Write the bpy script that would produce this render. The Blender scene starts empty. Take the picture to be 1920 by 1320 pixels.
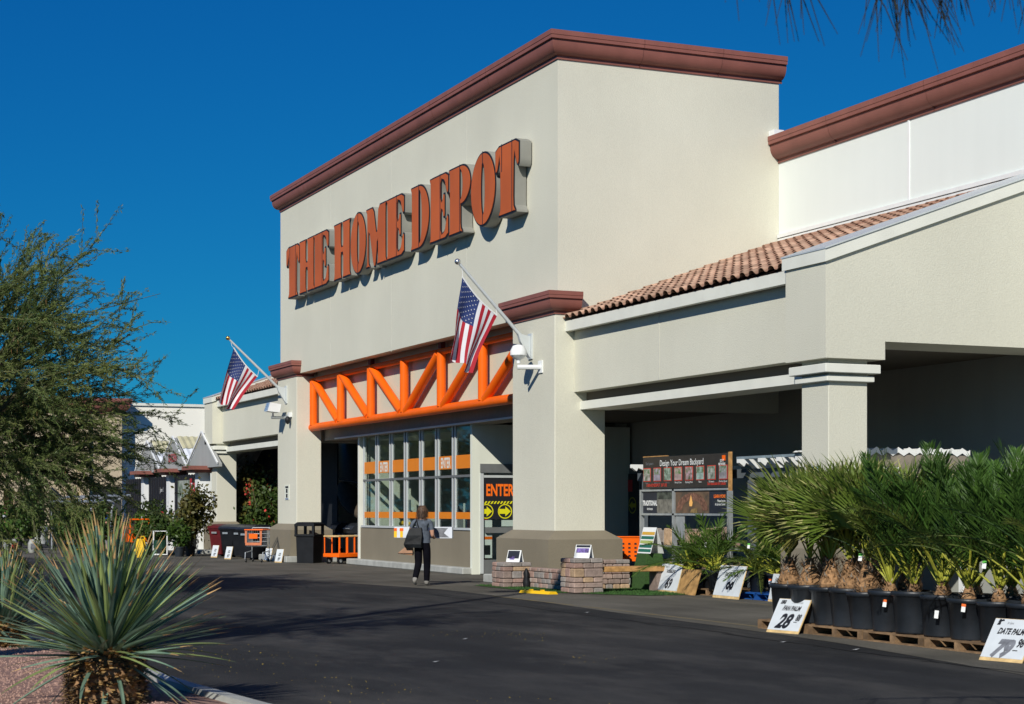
import bpy, bmesh, math, random
from mathutils import Vector, Matrix, noise as mnoise
R = math.radians
rnd = random.Random(7)
scene = bpy.context.scene
COL = scene.collection

# ------------------------------------------------------------------ camera, sky, sun, exposure
cam_d = bpy.data.cameras.new("camera"); cam = bpy.data.objects.new("camera", cam_d); COL.objects.link(cam)
cam.location = (0, 0, 1.6); cam.rotation_euler = (R(90), 0, math.atan2(3317, 1440))
cam_d.sensor_width = 36; cam_d.lens = 3317 / 1920 * 36; cam_d.shift_y = 295 / 1920
cam_d.clip_start = 0.1; cam_d.clip_end = 4000
cam_d.dof.use_dof = True; cam_d.dof.focus_distance = 37; cam_d.dof.aperture_fstop = 5.6
scene.camera = cam
SUN_EL, SUN_AZ = R(32), R(46.5)                       # azimuth turned from -Y towards +X
to_sun = Vector((math.sin(SUN_AZ) * math.cos(SUN_EL), -math.cos(SUN_AZ) * math.cos(SUN_EL), math.sin(SUN_EL)))
w = bpy.data.worlds.new("World"); scene.world = w; w.use_nodes = True
nt = w.node_tree; bg = nt.nodes["Background"]
sky = nt.nodes.new("ShaderNodeTexSky"); sky.sky_type = 'NISHITA'; sky.sun_disc = False
sky.sun_elevation = SUN_EL; sky.sun_rotation = math.pi - SUN_AZ
sky.air_density = 1.0; sky.dust_density = 0.0; sky.ozone_density = 5.0; sky.altitude = 400
# deep polarised blue: the same curve for every direction of the sky
sep = nt.nodes.new("ShaderNodeSeparateColor"); comb = nt.nodes.new("ShaderNodeCombineColor"); nt.links.new(sky.outputs[0], sep.inputs[0])
for i, (gam, k) in enumerate(((1.45, .12), (.94, .675), (.60, .81))):
    m0 = nt.nodes.new("ShaderNodeMath"); m0.operation = 'MULTIPLY'; m0.inputs[1].default_value = .05
    m1 = nt.nodes.new("ShaderNodeMath"); m1.operation = 'POWER'; m1.inputs[1].default_value = gam
    m2 = nt.nodes.new("ShaderNodeMath"); m2.operation = 'MULTIPLY'; m2.inputs[1].default_value = k / .1
    nt.links.new(sep.outputs[i], m0.inputs[0]); nt.links.new(m0.outputs[0], m1.inputs[0]); nt.links.new(m1.outputs[0], m2.inputs[0]); nt.links.new(m2.outputs[0], comb.inputs[i])
nt.links.new(comb.outputs[0], bg.inputs[0]); bg.inputs[1].default_value = 0.1
sun_d = bpy.data.lights.new("sun", 'SUN'); sun_d.energy = 4.6; sun_d.angle = R(0.53); sun_d.color = (1.0, 0.95, 0.86)
sun = bpy.data.objects.new("sun", sun_d); COL.objects.link(sun)
sun.rotation_euler = to_sun.to_track_quat('Z', 'Y').to_euler(); sun.location = (0, -20, 40)
vs = scene.view_settings; vs.view_transform = 'Standard'; vs.look = 'None'; vs.exposure = 0.0; vs.gamma = 1.0
scene.render.engine = 'CYCLES'; scene.cycles.max_bounces = 6; scene.cycles.transparent_max_bounces = 12

# ------------------------------------------------------------------ materials
MATS = {}
def mat(name, col, rough=0.7, var=0.12, scale=6.0, bump=0.0, bscale=60.0, metal=0.0, spec=0.4, col2=None, streak=0.0, sscale=(1.6, 1.6, .12),
        rand=0.0, emit=None, transl=0.0, coords='Object', fine=0.0, detail=5.0, ramp=(0.35, 0.65)):
    if name in MATS: return MATS[name]
    m = bpy.data.materials.new(name); m.use_nodes = True; t = m.node_tree; n = t.nodes; L = t.links
    p = n["Principled BSDF"]; p.inputs['Roughness'].default_value = rough; p.inputs['Metallic'].default_value = metal
    p.inputs['Specular IOR Level'].default_value = spec
    c4 = (*col, 1); tc = n.new("ShaderNodeTexCoord"); src = tc.outputs[coords]
    cur = None
    if var > 0 or col2:
        nz = n.new("ShaderNodeTexNoise"); nz.inputs['Scale'].default_value = scale; nz.inputs['Detail'].default_value = detail
        L.new(src, nz.inputs['Vector'])
        rp = n.new("ShaderNodeValToRGB"); e = rp.color_ramp.elements
        e[0].position, e[1].position = ramp
        if col2: e[0].color = c4; e[1].color = (*col2, 1)
        else:
            e[0].color = tuple(v * (1 - var) for v in col) + (1,); e[1].color = tuple(min(1, v * (1 + var)) for v in col) + (1,)
        L.new(nz.outputs['Fac'], rp.inputs[0]); cur = rp.outputs[0]
    def mul(fac_sock, lo, hi):
        nonlocal cur
        mr = n.new("ShaderNodeMapRange"); mr.inputs['From Min'].default_value = 0.3; mr.inputs['From Max'].default_value = 0.7
        mr.inputs['To Min'].default_value = lo; mr.inputs['To Max'].default_value = hi
        L.new(fac_sock, mr.inputs[0])
        mx = n.new("ShaderNodeMix"); mx.data_type = 'RGBA'; mx.blend_type = 'MULTIPLY'; mx.inputs[0].default_value = 1
        if cur: L.new(cur, mx.inputs[6])
        else: mx.inputs[6].default_value = c4
        L.new(mr.outputs[0], mx.inputs[7]); cur = mx.outputs[2]
    if streak > 0:
        mp = n.new("ShaderNodeMapping"); mp.inputs['Scale'].default_value = sscale; L.new(src, mp.inputs['Vector'])
        n2 = n.new("ShaderNodeTexNoise"); n2.inputs['Scale'].default_value = 2.2; n2.inputs['Detail'].default_value = 6
        L.new(mp.outputs[0], n2.inputs['Vector']); mul(n2.outputs['Fac'], 1 - streak, 1 + streak * .4)
    if fine > 0:
        n3 = n.new("ShaderNodeTexNoise"); n3.inputs['Scale'].default_value = bscale; n3.inputs['Detail'].default_value = 3
        L.new(src, n3.inputs['Vector']); mul(n3.outputs['Fac'], 1 - fine, 1 + fine)
    if rand > 0:
        oi = n.new("ShaderNodeObjectInfo"); mr = n.new("ShaderNodeMapRange")
        mr.inputs['From Min'].default_value = 0; mr.inputs['From Max'].default_value = 1
        mr.inputs['To Min'].default_value = 1 - rand; mr.inputs['To Max'].default_value = 1 + rand
        L.new(oi.outputs['Random'], mr.inputs[0])
        mx = n.new("ShaderNodeMix"); mx.data_type = 'RGBA'; mx.blend_type = 'MULTIPLY'; mx.inputs[0].default_value = 1
        if cur: L.new(cur, mx.inputs[6])
        else: mx.inputs[6].default_value = c4
        L.new(mr.outputs[0], mx.inputs[7]); cur = mx.outputs[2]
    if cur: L.new(cur, p.inputs['Base Color'])
    else: p.inputs['Base Color'].default_value = c4
    if bump > 0:
        nb = n.new("ShaderNodeTexNoise"); nb.inputs['Scale'].default_value = bscale; nb.inputs['Detail'].default_value = 4
        L.new(src, nb.inputs['Vector']); bp = n.new("ShaderNodeBump"); bp.inputs['Strength'].default_value = bump
        bp.inputs['Distance'].default_value = 0.02; L.new(nb.outputs['Fac'], bp.inputs['Height']); L.new(bp.outputs[0], p.inputs['Normal'])
    if transl > 0:
        tr = n.new("ShaderNodeBsdfTranslucent"); ms = n.new("ShaderNodeMixShader"); ms.inputs[0].default_value = transl
        if cur: L.new(cur, tr.inputs[0])
        else: tr.inputs[0].default_value = c4
        L.new(p.outputs[0], ms.inputs[1]); L.new(tr.outputs[0], ms.inputs[2]); L.new(ms.outputs[0], n["Material Output"].inputs[0])
    MATS[name] = m
    return m
def glass_mat(name, tint, refl=1.0):
    m = bpy.data.materials.new(name); m.use_nodes = True; t = m.node_tree; n = t.nodes; L = t.links
    n.remove(n["Principled BSDF"])
    tr = n.new("ShaderNodeBsdfTransparent"); tr.inputs[0].default_value = (*tint, 1)
    gl = n.new("ShaderNodeBsdfGlossy"); gl.inputs['Roughness'].default_value = 0.02; gl.inputs[0].default_value = (refl, refl, refl, 1)
    fr = n.new("ShaderNodeLayerWeight"); fr.inputs[0].default_value = .5          # facing term: the same for both sides of the pane
    pw = n.new("ShaderNodeMath"); pw.operation = 'POWER'; pw.inputs[1].default_value = 4.0; L.new(fr.outputs['Facing'], pw.inputs[0])
    ma = n.new("ShaderNodeMath"); ma.operation = 'MULTIPLY_ADD'; ma.inputs[1].default_value = .75; ma.inputs[2].default_value = .03; L.new(pw.outputs[0], ma.inputs[0])
    ms = n.new("ShaderNodeMixShader"); L.new(ma.outputs[0], ms.inputs[0]); L.new(tr.outputs[0], ms.inputs[1]); L.new(gl.outputs[0], ms.inputs[2])
    L.new(ms.outputs[0], n["Material Output"].inputs[0]); MATS[name] = m; return m

stucco = mat("stucco", (.63, .622, .515), .92, .05, .30, .3, 45, streak=.012, fine=.05, sscale=(2.0, 2.0, .3))
stucco_l = mat("stucco_light", (.70, .73, .63), .9, .03, .5, .15, 40, streak=.05)
white_wall = mat("white_wall", (.76, .81, .77), .8, .02, .4, .05, 30, streak=.015)
low_wall_shaded = mat("lower_wall_shaded", (.35, .36, .33), .85, .04, .5, .1, 30, streak=.04)  # arcade shade put into the colour; the wall itself is white
white_far = mat("white_far", (.86, .84, .74), .85, .03, .3, .05, 20)
beige = mat("beige_wall", (.56, .46, .31), .9, .07, .6, .2, 30, streak=.08)
brown = mat("brown_trim", (.25, .093, .072), .55, .08, 2, .05, 40, streak=.06)
taupe = mat("taupe_base", (.215, .188, .135), .88, .06, .8, .3, 50, streak=.03, fine=.05)
trimw = mat("trim_light", (.72, .73, .65), .7, .04, 2, .1, 60)
soffit = mat("soffit_shade", (.15, .13, .10), .9, .06, 1)  # dark colour adds to the shade on the arcade ceilings and neck
metal_fl = mat("metal_flashing", (.62, .66, .66), .35, .05, 3, metal=.3)
concrete = mat("concrete", (.40, .41, .38), .9, .14, 3, .3, 80, streak=.1)
asphalt = mat("asphalt", (.019, .0205, .0215), .88, 0, .22, .6, 90, col2=(.037, .0375, .0365), fine=.5, spec=.18, streak=.22, sscale=(.10, .9, 1))
def dusty(m, col, amt, scale):
    """pale worn and dusty patches over a paved surface"""
    t = m.node_tree; n = t.nodes; L = t.links; p = n["Principled BSDF"]; src = p.inputs['Base Color'].links[0].from_socket
    tc = n.new("ShaderNodeTexCoord"); mp = n.new("ShaderNodeMapping"); mp.inputs['Scale'].default_value = (.45, 1, 1); L.new(tc.outputs['Object'], mp.inputs['Vector'])
    nz = n.new("ShaderNodeTexNoise"); nz.inputs['Scale'].default_value = scale; nz.inputs['Detail'].default_value = 8; nz.inputs['Roughness'].default_value = .68; L.new(mp.outputs[0], nz.inputs['Vector'])
    rp = n.new("ShaderNodeValToRGB"); rp.color_ramp.elements[0].position = .47; rp.color_ramp.elements[1].position = .74; rp.color_ramp.elements[0].color = (0,0,0,1); rp.color_ramp.elements[1].color = (amt,amt,amt,1)
    L.new(nz.outputs['Fac'], rp.inputs[0]); mx = n.new("ShaderNodeMix"); mx.data_type = 'RGBA'; L.new(rp.outputs[0], mx.inputs[0]); L.new(src, mx.inputs[6]); mx.inputs[7].default_value = (*col, 1); L.new(mx.outputs[2], p.inputs['Base Color'])
dusty(asphalt, (.080, .077, .070), .95, .7)
apron_m = mat("old_asphalt", (.082, .077, .062), .9, 0, .5, .5, 90, col2=(.130, .122, .100), fine=.35, spec=.25, streak=.2, sscale=(.12, .9, 1))
orange = mat("orange_paint", (.88, .135, .004), .5, .07, 2, spec=.2)
orange_sign = mat("orange_sign_face", (.50, .108, .022), .55, .10, .8)
black_trim = mat("black_trim", (.012, .012, .018), .5, 0)
sign_side = mat("sign_return", (.26, .26, .23), .6, .06, 2)
tile_m = mat("clay_tile", (.27, .135, .088), .85, 0, 7, .2, 60, col2=(.43, .275, .19), rand=.30)
tile_under = mat("roof_underlay", (.10, .06, .05), .9, .1)
alu = mat("aluminium", (.62, .66, .66), .4, .03, 5, metal=.25)
gray_metal = mat("gray_metal", (.17, .18, .18), .5, .06, 4, metal=.2)
galv = mat("galvanised", (.42, .45, .46), .4, .1, 8, metal=.5)
dark = mat("dark_interior", (.035, .037, .037), .8, .2, 2)
int_floor = mat("interior_floor", (.16, .15, .14), .5, .1, 2)
black_pl = mat("black_plastic", (.010, .011, .013), .5, .2, 4, spec=.25)
pot_m = mat("pot_plastic", (.020, .025, .032), .42, .25, 3, .1, 30, spec=.4, streak=.3)
white_p = mat("white_paint", (.78, .80, .79), .5, .03, 5)
ink = mat("ink_black", (.012, .013, .017), .6, 0)
ink_g = mat("ink_gray", (.17, .18, .20), .6, .3, 12)
red = mat("red_paint", (.42, .022, .028), .6, .06, 4)
flag_r = mat("flag_red", (.40, .012, .028), .75, .06, 4, transl=.18)
flag_w = mat("flag_white", (.74, .75, .78), .75, .03, 4, transl=.18)
flag_b = mat("flag_blue", (.018, .038, .15), .75, .06, 4, transl=.12)
yellow = mat("yellow_paint", (.82, .50, .008), .5, .05, 5)
sym_y = mat("yellow_print", (.72, .68, .01), .6, 0)
org_t = mat("orange_print", (.95, .17, .01), .5, 0)
band_m = mat("orange_film", (.72, .215, .008), .45, .03, 3)
wood = mat("wood", (.44, .24, .085), .75, .25, 10, .2, 40)
wood_old = mat("pallet_wood", (.20, .125, .065), .9, .35, 6, .3, 40, rand=.35)
ply = mat("plywood_edge", (.62, .44, .20), .8, .2, 12)
ply_face = mat("plywood_face", (.36, .21, .075), .8, .3, 8, .1, 20)
turf = mat("turf", (.030, .075, .016), .95, .3, 40)
blue_pl = mat("blue_pallet", (.008, .075, .30), .6, .2, 6)
green_sign = mat("green_sign", (.012, .13, .09), .6, .05)
navy = mat("navy_print", (.012, .016, .028), .5, .2, 3)
skin_m = mat("skin", (.55, .30, .20), .6, .05, 8)
shirt_m = mat("gray_shirt", (.10, .12, .15), .95, .25, 9, .6, 14, spec=.1)
pants_m = mat("black_trousers", (.005, .005, .008), .9, .2, 8, spec=.05)
hair_m = mat("brown_hair", (.095, .052, .028), .6, .5, 30, streak=.6, sscale=(22, 22, 2.5))
shoe_m = mat("gray_shoe", (.24, .23, .21), .8, .2, 20)
bag_m = mat("black_leather", (.009, .011, .013), .6, .4, 7, .5, 9, spec=.2)
tan_m = mat("tan_leather", (.33, .17, .09), .6, .15, 10)
box_w = mat("white_carton", (.62, .66, .72), .6, .04, 5)
glass = glass_mat("window_glass", (.86, .90, .88), .8)
bark = mat("bark", (.12, .10, .055), .9, .3, 8, .4, 30)
def leafmat(name, a, b, tr=.25, rand=.25, scale=3.0, rough=.5): return mat(name, a, rough, 0, scale, col2=b, transl=tr, rand=rand, spec=.35)
lf_pv = leafmat("leaf_palo_verde", (.105, .165, .050), (.215, .25, .070), .4, 0, .9)
lf_yucca = leafmat("leaf_yucca", (.10, .18, .13), (.21, .315, .22), .12, .3, 2.5, .45)
lf_yucca_g = leafmat("leaf_yucca_green", (.17, .24, .075), (.30, .37, .13), .2, .25, 2.5, .45)
dry = mat("dry_tip", (.42, .27, .115), .85, .3, 9, rand=.2)
lf_fan = leafmat("leaf_fan_palm", (.10, .165, .024), (.19, .25, .045), .3, .25)
lf_fan_tip = mat("leaf_fan_tip", (.27, .27, .09), .8, .25, 9, rand=.2)
lf_date = leafmat("leaf_date_palm", (.030, .080, .014), (.070, .140, .022), .3, .35)
lf_date_l = leafmat("leaf_date_light", (.085, .135, .020), (.15, .19, .035), .3, .25)
lf_arec = leafmat("leaf_areca", (.045, .105, .014), (.10, .17, .028), .3, .3)
stalk = mat("palm_stalk", (.33, .34, .04), .6, .2, 8)
fiber = mat("palm_fiber", (.27, .155, .075), .95, .4, 22, .6, 30, rand=.2)
fiber_w = mat("palm_fiber_pale", (.52, .43, .33), .9, .3, 20)
lf_sh = leafmat("leaf_shrub", (.028, .060, .012), (.070, .105, .020), .2, .3)
lf_shy = leafmat("leaf_shrub_olive", (.070, .085, .020), (.16, .13, .03), .2, .3)
lf_cit = leafmat("leaf_citrus", (.030, .075, .012), (.085, .15, .022), .2, .2)
flower_r = mat("flower_red", (.40, .03, .02), .7, .2, 9)
flower_p = mat("flower_magenta", (.33, .012, .22), .7, .2, 9)
twig_m = mat("shaded_twig", (.010, .012, .009), .8, .2, 8)  # the tree's own shade is put into this near-black colour

# ------------------------------------------------------------------ mesh helpers
LOC = {}
def put(o, label=None, cat=None, group=None, kind=None):
    if label: o["label"] = label
    if cat: o["category"] = cat
    if group: o["group"] = group
    if kind: o["kind"] = kind
    return o
def thing(name, loc, label, cat, group=None, rz=0):
    o = bpy.data.objects.new(name, None); COL.objects.link(o); o.empty_display_size = .2
    o.location = loc; o.rotation_euler = (0, 0, rz); LOC[o] = Vector(loc)
    return put(o, label, cat, group)
def part_empty(name, parent):
    o = bpy.data.objects.new(name, None); COL.objects.link(o); o.parent = parent; o.empty_display_size = .1; LOC[o] = LOC.get(parent, Vector()); return o
class MB:
    """collects boxes, tubes, prisms; build() links them as one mesh object"""
    def __init__(s): s.v = []; s.f = []; s.mi = []; s.m = 0
    def add(s, vs, fs):
        b = len(s.v); s.v += [Vector(v) for v in vs]
        for f in fs: s.f.append([b + i for i in f]); s.mi.append(s.m)
        return s
    def box(s, x0, x1, y0, y1, z0, z1):
        return s.add([(x0,y0,z0),(x1,y0,z0),(x1,y1,z0),(x0,y1,z0),(x0,y0,z1),(x1,y0,z1),(x1,y1,z1),(x0,y1,z1)],
                     [(0,3,2,1),(4,5,6,7),(0,1,5,4),(1,2,6,5),(2,3,7,6),(3,0,4,7)])
    def bbox(s, x0, x1, y0, y1, z0, z1, b=.01):
        """box with its upright edges and top edge chamfered"""
        def ring(e, z): return [(x0+e,y0,z),(x1-e,y0,z),(x1,y0+e,z),(x1,y1-e,z),(x1-e,y1,z),(x0+e,y1,z),(x0,y1-e,z),(x0,y0+e,z)]
        def ins(e, k, z): return [(x0+e+k,y0+k,z),(x1-e-k,y0+k,z),(x1-k,y0+e+k,z),(x1-k,y1-e-k,z),(x1-e-k,y1-k,z),(x0+e+k,y1-k,z),(x0+k,y1-e-k,z),(x0+k,y0+e+k,z)]
        return s.rings([ins(b, b, z0), ring(b, z0+b), ring(b, z1-b), ins(b, b, z1)], True)
    def rings(s, rs, caps=True, closed=True):
        n = len(rs[0]); vs = [p for r in rs for p in r]; fs = []
        for k in range(len(rs)-1):
            for i in range(n if closed else n-1):
                j = (i+1) % n; fs.append((k*n+i, k*n+j, (k+1)*n+j, (k+1)*n+i))
        if caps: fs.append(tuple(range(n-1,-1,-1))); fs.append(tuple((len(rs)-1)*n+i for i in range(n)))
        return s.add(vs, fs)
    def tube(s, pts, rad, n=8, caps=True):
        pts = [Vector(p) for p in pts]
        if not isinstance(rad, (list, tuple)): rad = [rad]*len(pts)
        rs = []; ref = None
        for i, p in enumerate(pts):
            d = (pts[min(i+1,len(pts)-1)] - pts[max(i-1,0)]).normalized()
            if ref is None: ref = Vector((0,0,1)) if abs(d.z) < .9 else Vector((1,0,0))
            a = d.cross(ref).normalized(); b = a.cross(d).normalized(); ref = b
            rs.append([p + (a*math.cos(2*math.pi*k/n) + b*math.sin(2*math.pi*k/n))*rad[i] for k in range(n)])
        return s.rings(rs, caps)
    def bar(s, p, q, w, h, up=(0,0,1)):
        p, q = Vector(p), Vector(q); d = (q-p).normalized(); a = d.cross(Vector(up)).normalized(); b = a.cross(d).normalized()
        r = lambda o: [o-a*w/2-b*h/2, o+a*w/2-b*h/2, o+a*w/2+b*h/2, o-a*w/2+b*h/2]
        return s.rings([r(p), r(q)], True)
    def lathe(s, prof, c=(0,0,0), n=20, caps=True):
        return s.rings([[(c[0]+r*math.cos(2*math.pi*k/n), c[1]+r*math.sin(2*math.pi*k/n), c[2]+z) for k in range(n)] for r, z in prof], caps)
    def prism(s, poly, o, ax, ay, n, d0, d1):
        """polygon (x,y) laid on axes ax, ay from o, extruded along n from d0 to d1"""
        o, ax, ay, n = Vector(o), Vector(ax), Vector(ay), Vector(n)
        r = lambda d: [o + ax*x + ay*y + n*d for x, y in poly]
        return s.rings([r(d0), r(d1)], True)
    def sphere(s, c, rx, ry=None, rz=None, n=12, m=8):
        ry = ry or rx; rz = rz or rx
        rs = [[(c[0]+rx*math.sin(t)*math.cos(2*math.pi*k/n), c[1]+ry*math.sin(t)*math.sin(2*math.pi*k/n), c[2]-rz*math.cos(t)) for k in range(n)]
              for t in [max(.02, min(math.pi-.02, math.pi*i/m)) for i in range(m+1)]]
        return s.rings(rs, True)
    def sweep(s, prof, path, closed=False, caps=True):
        """profile (out, z) swept along a flat path of (x, y); out is to the right of travel"""
        n = len(path); rs = []
        for i, p in enumerate(path):
            p = Vector((*p, 0)); d0 = d1 = None
            if i > 0: d0 = (p - Vector((*path[i-1], 0))).normalized()
            if i < n-1: d1 = (Vector((*path[i+1], 0)) - p).normalized()
            d0 = d0 or d1; d1 = d1 or d0
            n0 = Vector((d0.y, -d0.x, 0)); n1 = Vector((d1.y, -d1.x, 0)); b = (n0+n1).normalized(); k = 1/max(.3, b.dot(n0))
            rs.append([p + b*o*k + Vector((0,0,z)) for o, z in prof])
        return s.rings(rs, caps)
    def blade(s, base, d, side, L, wd, curve=0., tipw=.02, seg=4, up=(0,0,1), fold=0.):
        pass
    def mesh(s, name, mats, off=None, smooth=False):
        me = bpy.data.meshes.new(name); off = off or Vector()
        me.from_pydata([v-off for v in s.v], [], s.f)
        for m in (mats if isinstance(mats, (list, tuple)) else [mats]): me.materials.append(m)
        if any(s.mi): me.polygons.foreach_set("material_index", s.mi)
        if smooth: me.polygons.foreach_set("use_smooth", [True]*len(me.polygons))
        me.update(); return me
    def build(s, name, mats, parent=None, smooth=False, local=False, **tags):
        off = LOC.get(parent, Vector()) if not local else Vector()
        o = bpy.data.objects.new(name, s.mesh(name, mats, off, smooth)); COL.objects.link(o)
        if parent: o.parent = parent
        LOC[o] = LOC.get(parent, Vector())
        return put(o, **tags)
def fix_normals(o):
    bm = bmesh.new(); bm.from_mesh(o.data); bmesh.ops.recalc_face_normals(bm, faces=bm.faces); bm.to_mesh(o.data); bm.free(); return o
def autosmooth(o, ang=35):
    me = o.data; bm = bmesh.new(); bm.from_mesh(me); bmesh.ops.recalc_face_normals(bm, faces=bm.faces)
    for e in bm.edges: e.smooth = len(e.link_faces) == 2 and e.calc_face_angle(0) < R(ang)
    for f in bm.faces: f.smooth = True
    bm.to_mesh(me); bm.free(); return o
def inst(src_mesh, name, parent, loc=(0,0,0), rot=(0,0,0), sc=1.0, **tags):
    o = bpy.data.objects.new(name, src_mesh); COL.objects.link(o); o.parent = parent
    o.location = loc; o.rotation_euler = rot; o.scale = (sc, sc, sc) if not isinstance(sc, (tuple, list)) else sc
    LOC[o] = LOC.get(parent, Vector()); return put(o, **tags)
def copy_tree(o, parent=None):
    c = o.copy(); COL.objects.link(c); c.parent = parent; LOC[c] = LOC.get(o, Vector())
    for ch in list(o.children): copy_tree(ch, c)
    return c
def text_mb(s, mb, o, ax, ay, size, bold=0., sx=1., align='CENTER', shear=0., depth=None, n=None):
    """flat lettering: outlines of the built-in font laid on axes ax, ay at o"""
    cu = bpy.data.curves.new("t", 'FONT'); cu.body = s; cu.size = size; cu.align_x = align; cu.offset = bold; cu.shear = shear
    cu.resolution_u = 3
    ob = bpy.data.objects.new("t", cu); COL.objects.link(ob)
    me = bpy.data.meshes.new_from_object(ob.evaluated_get(bpy.context.evaluated_depsgraph_get()))
    o, ax, ay = Vector(o), Vector(ax), Vector(ay)
    mb.add([o + ax*(v.co.x*sx) + ay*v.co.y for v in me.vertices], [tuple(p.vertices) for p in me.polygons])
    bpy.data.objects.remove(ob); bpy.data.meshes.remove(me)
    return mb
def disp(v, sc, amp, seed=0): return amp * mnoise.noise(Vector(v)*sc + Vector((seed, seed*.7, -seed)))

# ------------------------------------------------------------------ ground
YT, YW = 15.42, 20.75            # plane of the tower front, plane of the main store wall
def grid_sheet(x0, x1, y0, y1, z, nx, ny, amp=0., sc=.2):
    m = MB(); vs = []; fs = []
    for j in range(ny+1):
        for i in range(nx+1):
            x = x0+(x1-x0)*i/nx; y = y0+(y1-y0)*j/ny; vs.append((x, y, z + (disp((x, y, 0), sc, amp) if amp else 0)))
    for j in range(ny):
        for i in range(nx): a = j*(nx+1)+i; fs.append((a, a+1, a+nx+2, a+nx+1))
    return m.add(vs, fs)
g = MB().add([(-2000,-1500,0),(600,-1500,0),(600,2000,0),(-2000,2000,0)], [(0,1,2,3)])
g.build("ground", asphalt, kind="structure", label="dark asphalt of the parking lot and drive lane")
edge = [(-8, 10.6),(-13.5, 11.3),(-17.8, 12.0),(-21, 12.25),(-24.2, 12.35),(-29.3, 12.75),(-33, 12.75),(-38.2, 11.6),(-41, 10.1),(-48, 9.2),(-60, 8.6),(-78, 8.4)]
ap = MB(); top = [(x, 15.0, .004) for x, y in edge]; bot = [(x, y + disp((x, y, 0), .9, .05), .004) for x, y in edge]
ap.add(bot + top, [(i, i+len(edge), i+len(edge)+1, i+1)[::-1] for i in range(len(edge)-1)])
ap.add([(-8,15,.004),(-8,21,.004),(-78,21,.004),(-78,15,.004)], [(0,1,2,3)])
fix_normals(ap.build("apron_pavement", apron_m, kind="structure", label="paler worn asphalt strip along the store front"))
ln = MB()
ln.box(-30, -8.2, 12.62, 12.70, .005, .008); ln.box(-30.4, -24.5, 15.62, 15.70, .005, .008); ln.box(-50.3, -41.3, 16.30, 16.37, .005, .008); ln.box(-57.5, -50.9, 14.78, 14.84, .005, .008)
ln.build("yellow_line", mat("worn_yellow", (.17, .13, .05), .9, 0, 1.5, col2=(.11,.10,.08)), kind="structure", label="worn yellow line painted along the apron")
cr = MB()
for k in range(9):
    x, y = -33 + k*2.2, 11.9 - k*.06; pts = []
    for i in range(9): pts.append((x + i*.3, y + disp((x+i*.3, k, 0), 1.7, .12), .0062))
    for i in range(8):
        (ax_, ay_, az_), (bx_, by_, _) = pts[i], pts[i+1]; ww = .012 + .012*rnd.random()
        cr.add([(ax_, ay_-ww, az_), (bx_, by_-ww, az_), (bx_, by_+ww, az_), (ax_, ay_+ww, az_)], [(0,1,2,3)])
cr.build("asphalt_crack", mat("crack", (.012, .012, .012), .9, 0), kind="structure", label="dark crack where apron meets the drive lane")
lit = MB()
for i in range(1500):
    x, y = rnd.uniform(-24, -10), rnd.uniform(3.2, 9.5)
    if mnoise.noise(Vector((x*.5, y*.5, 3))) < .02 + .12*max(0, (y-5.0)): continue
    a = rnd.uniform(0, 6.28); s_ = rnd.uniform(.004, .010); z = .007
    lit.add([(x+math.cos(a)*s_, y+math.sin(a)*s_, z), (x-math.sin(a)*s_*.6, y+math.cos(a)*s_*.6, z+.006), (x-math.cos(a)*s_, y-math.sin(a)*s_, z), (x+math.sin(a)*s_*.6, y-math.cos(a)*s_*.6, z)], [(0,1,2,3)])
lit.build("leaf_litter", mat("litter", (.36, .27, .04), .9, .4, 30), kind="stuff", label="scattered yellow fallen blossom on the dark asphalt", cat="litter")
pp = MB()
for x, y in ((-24.6, 11.9), (-18.2, 11.4), (-16.9, 11.55), (-20.2, 8.1), (-17.3, 6.6)):
    pp.add([(x, y, .007), (x+.07, y+.01, .012), (x+.06, y+.06, .02), (x-.01, y+.05, .007)], [(0,1,2,3)])
pp.build("paper_scrap", white_p, kind="stuff", label="few white paper scraps lying on the asphalt", cat="litter")

# ------------------------------------------------------------------ store building
store = thing("store_building", (-43, YT, 0), "large cream stucco home improvement store with brown cornices and arcades", "building")
def P(name, m, mb, parent=store, fix=True, smooth=0, **k):
    o = mb.build(name, m, parent, **k)
    if smooth: autosmooth(o, smooth)
    elif fix: fix_normals(o)
    return o
TX0, TX1, TT = -53.73, -33.15, 10.93
t = MB()
t.box(TX0, TX1, YT, YT+.35, 5.72, TT)                       # front slab
t.box(TX1-.35, TX1, YT+.35, YW-.003, 3.70, TT)                # right side
t.box(TX0, TX0+.35, YT+.35, YW+.3, 3.70, TT)                # left side
t.box(TX0+.35, TX1-.35, YW-.3, YW-.003, 5.0, TT)
t.box(TX0+.35, TX1-.35, YT+.35, YW-.3, 10.5, 10.6)
P("tower_wall", stucco, t)
for x in (-48.6, -43.4, -38.2): P("plaster_joint", mat("plaster_joint", (.56, .56, .49), .9, .05), MB().box(x-.012, x+.012, YT-.004, YT+.01, 5.7, TT-.02))

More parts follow.
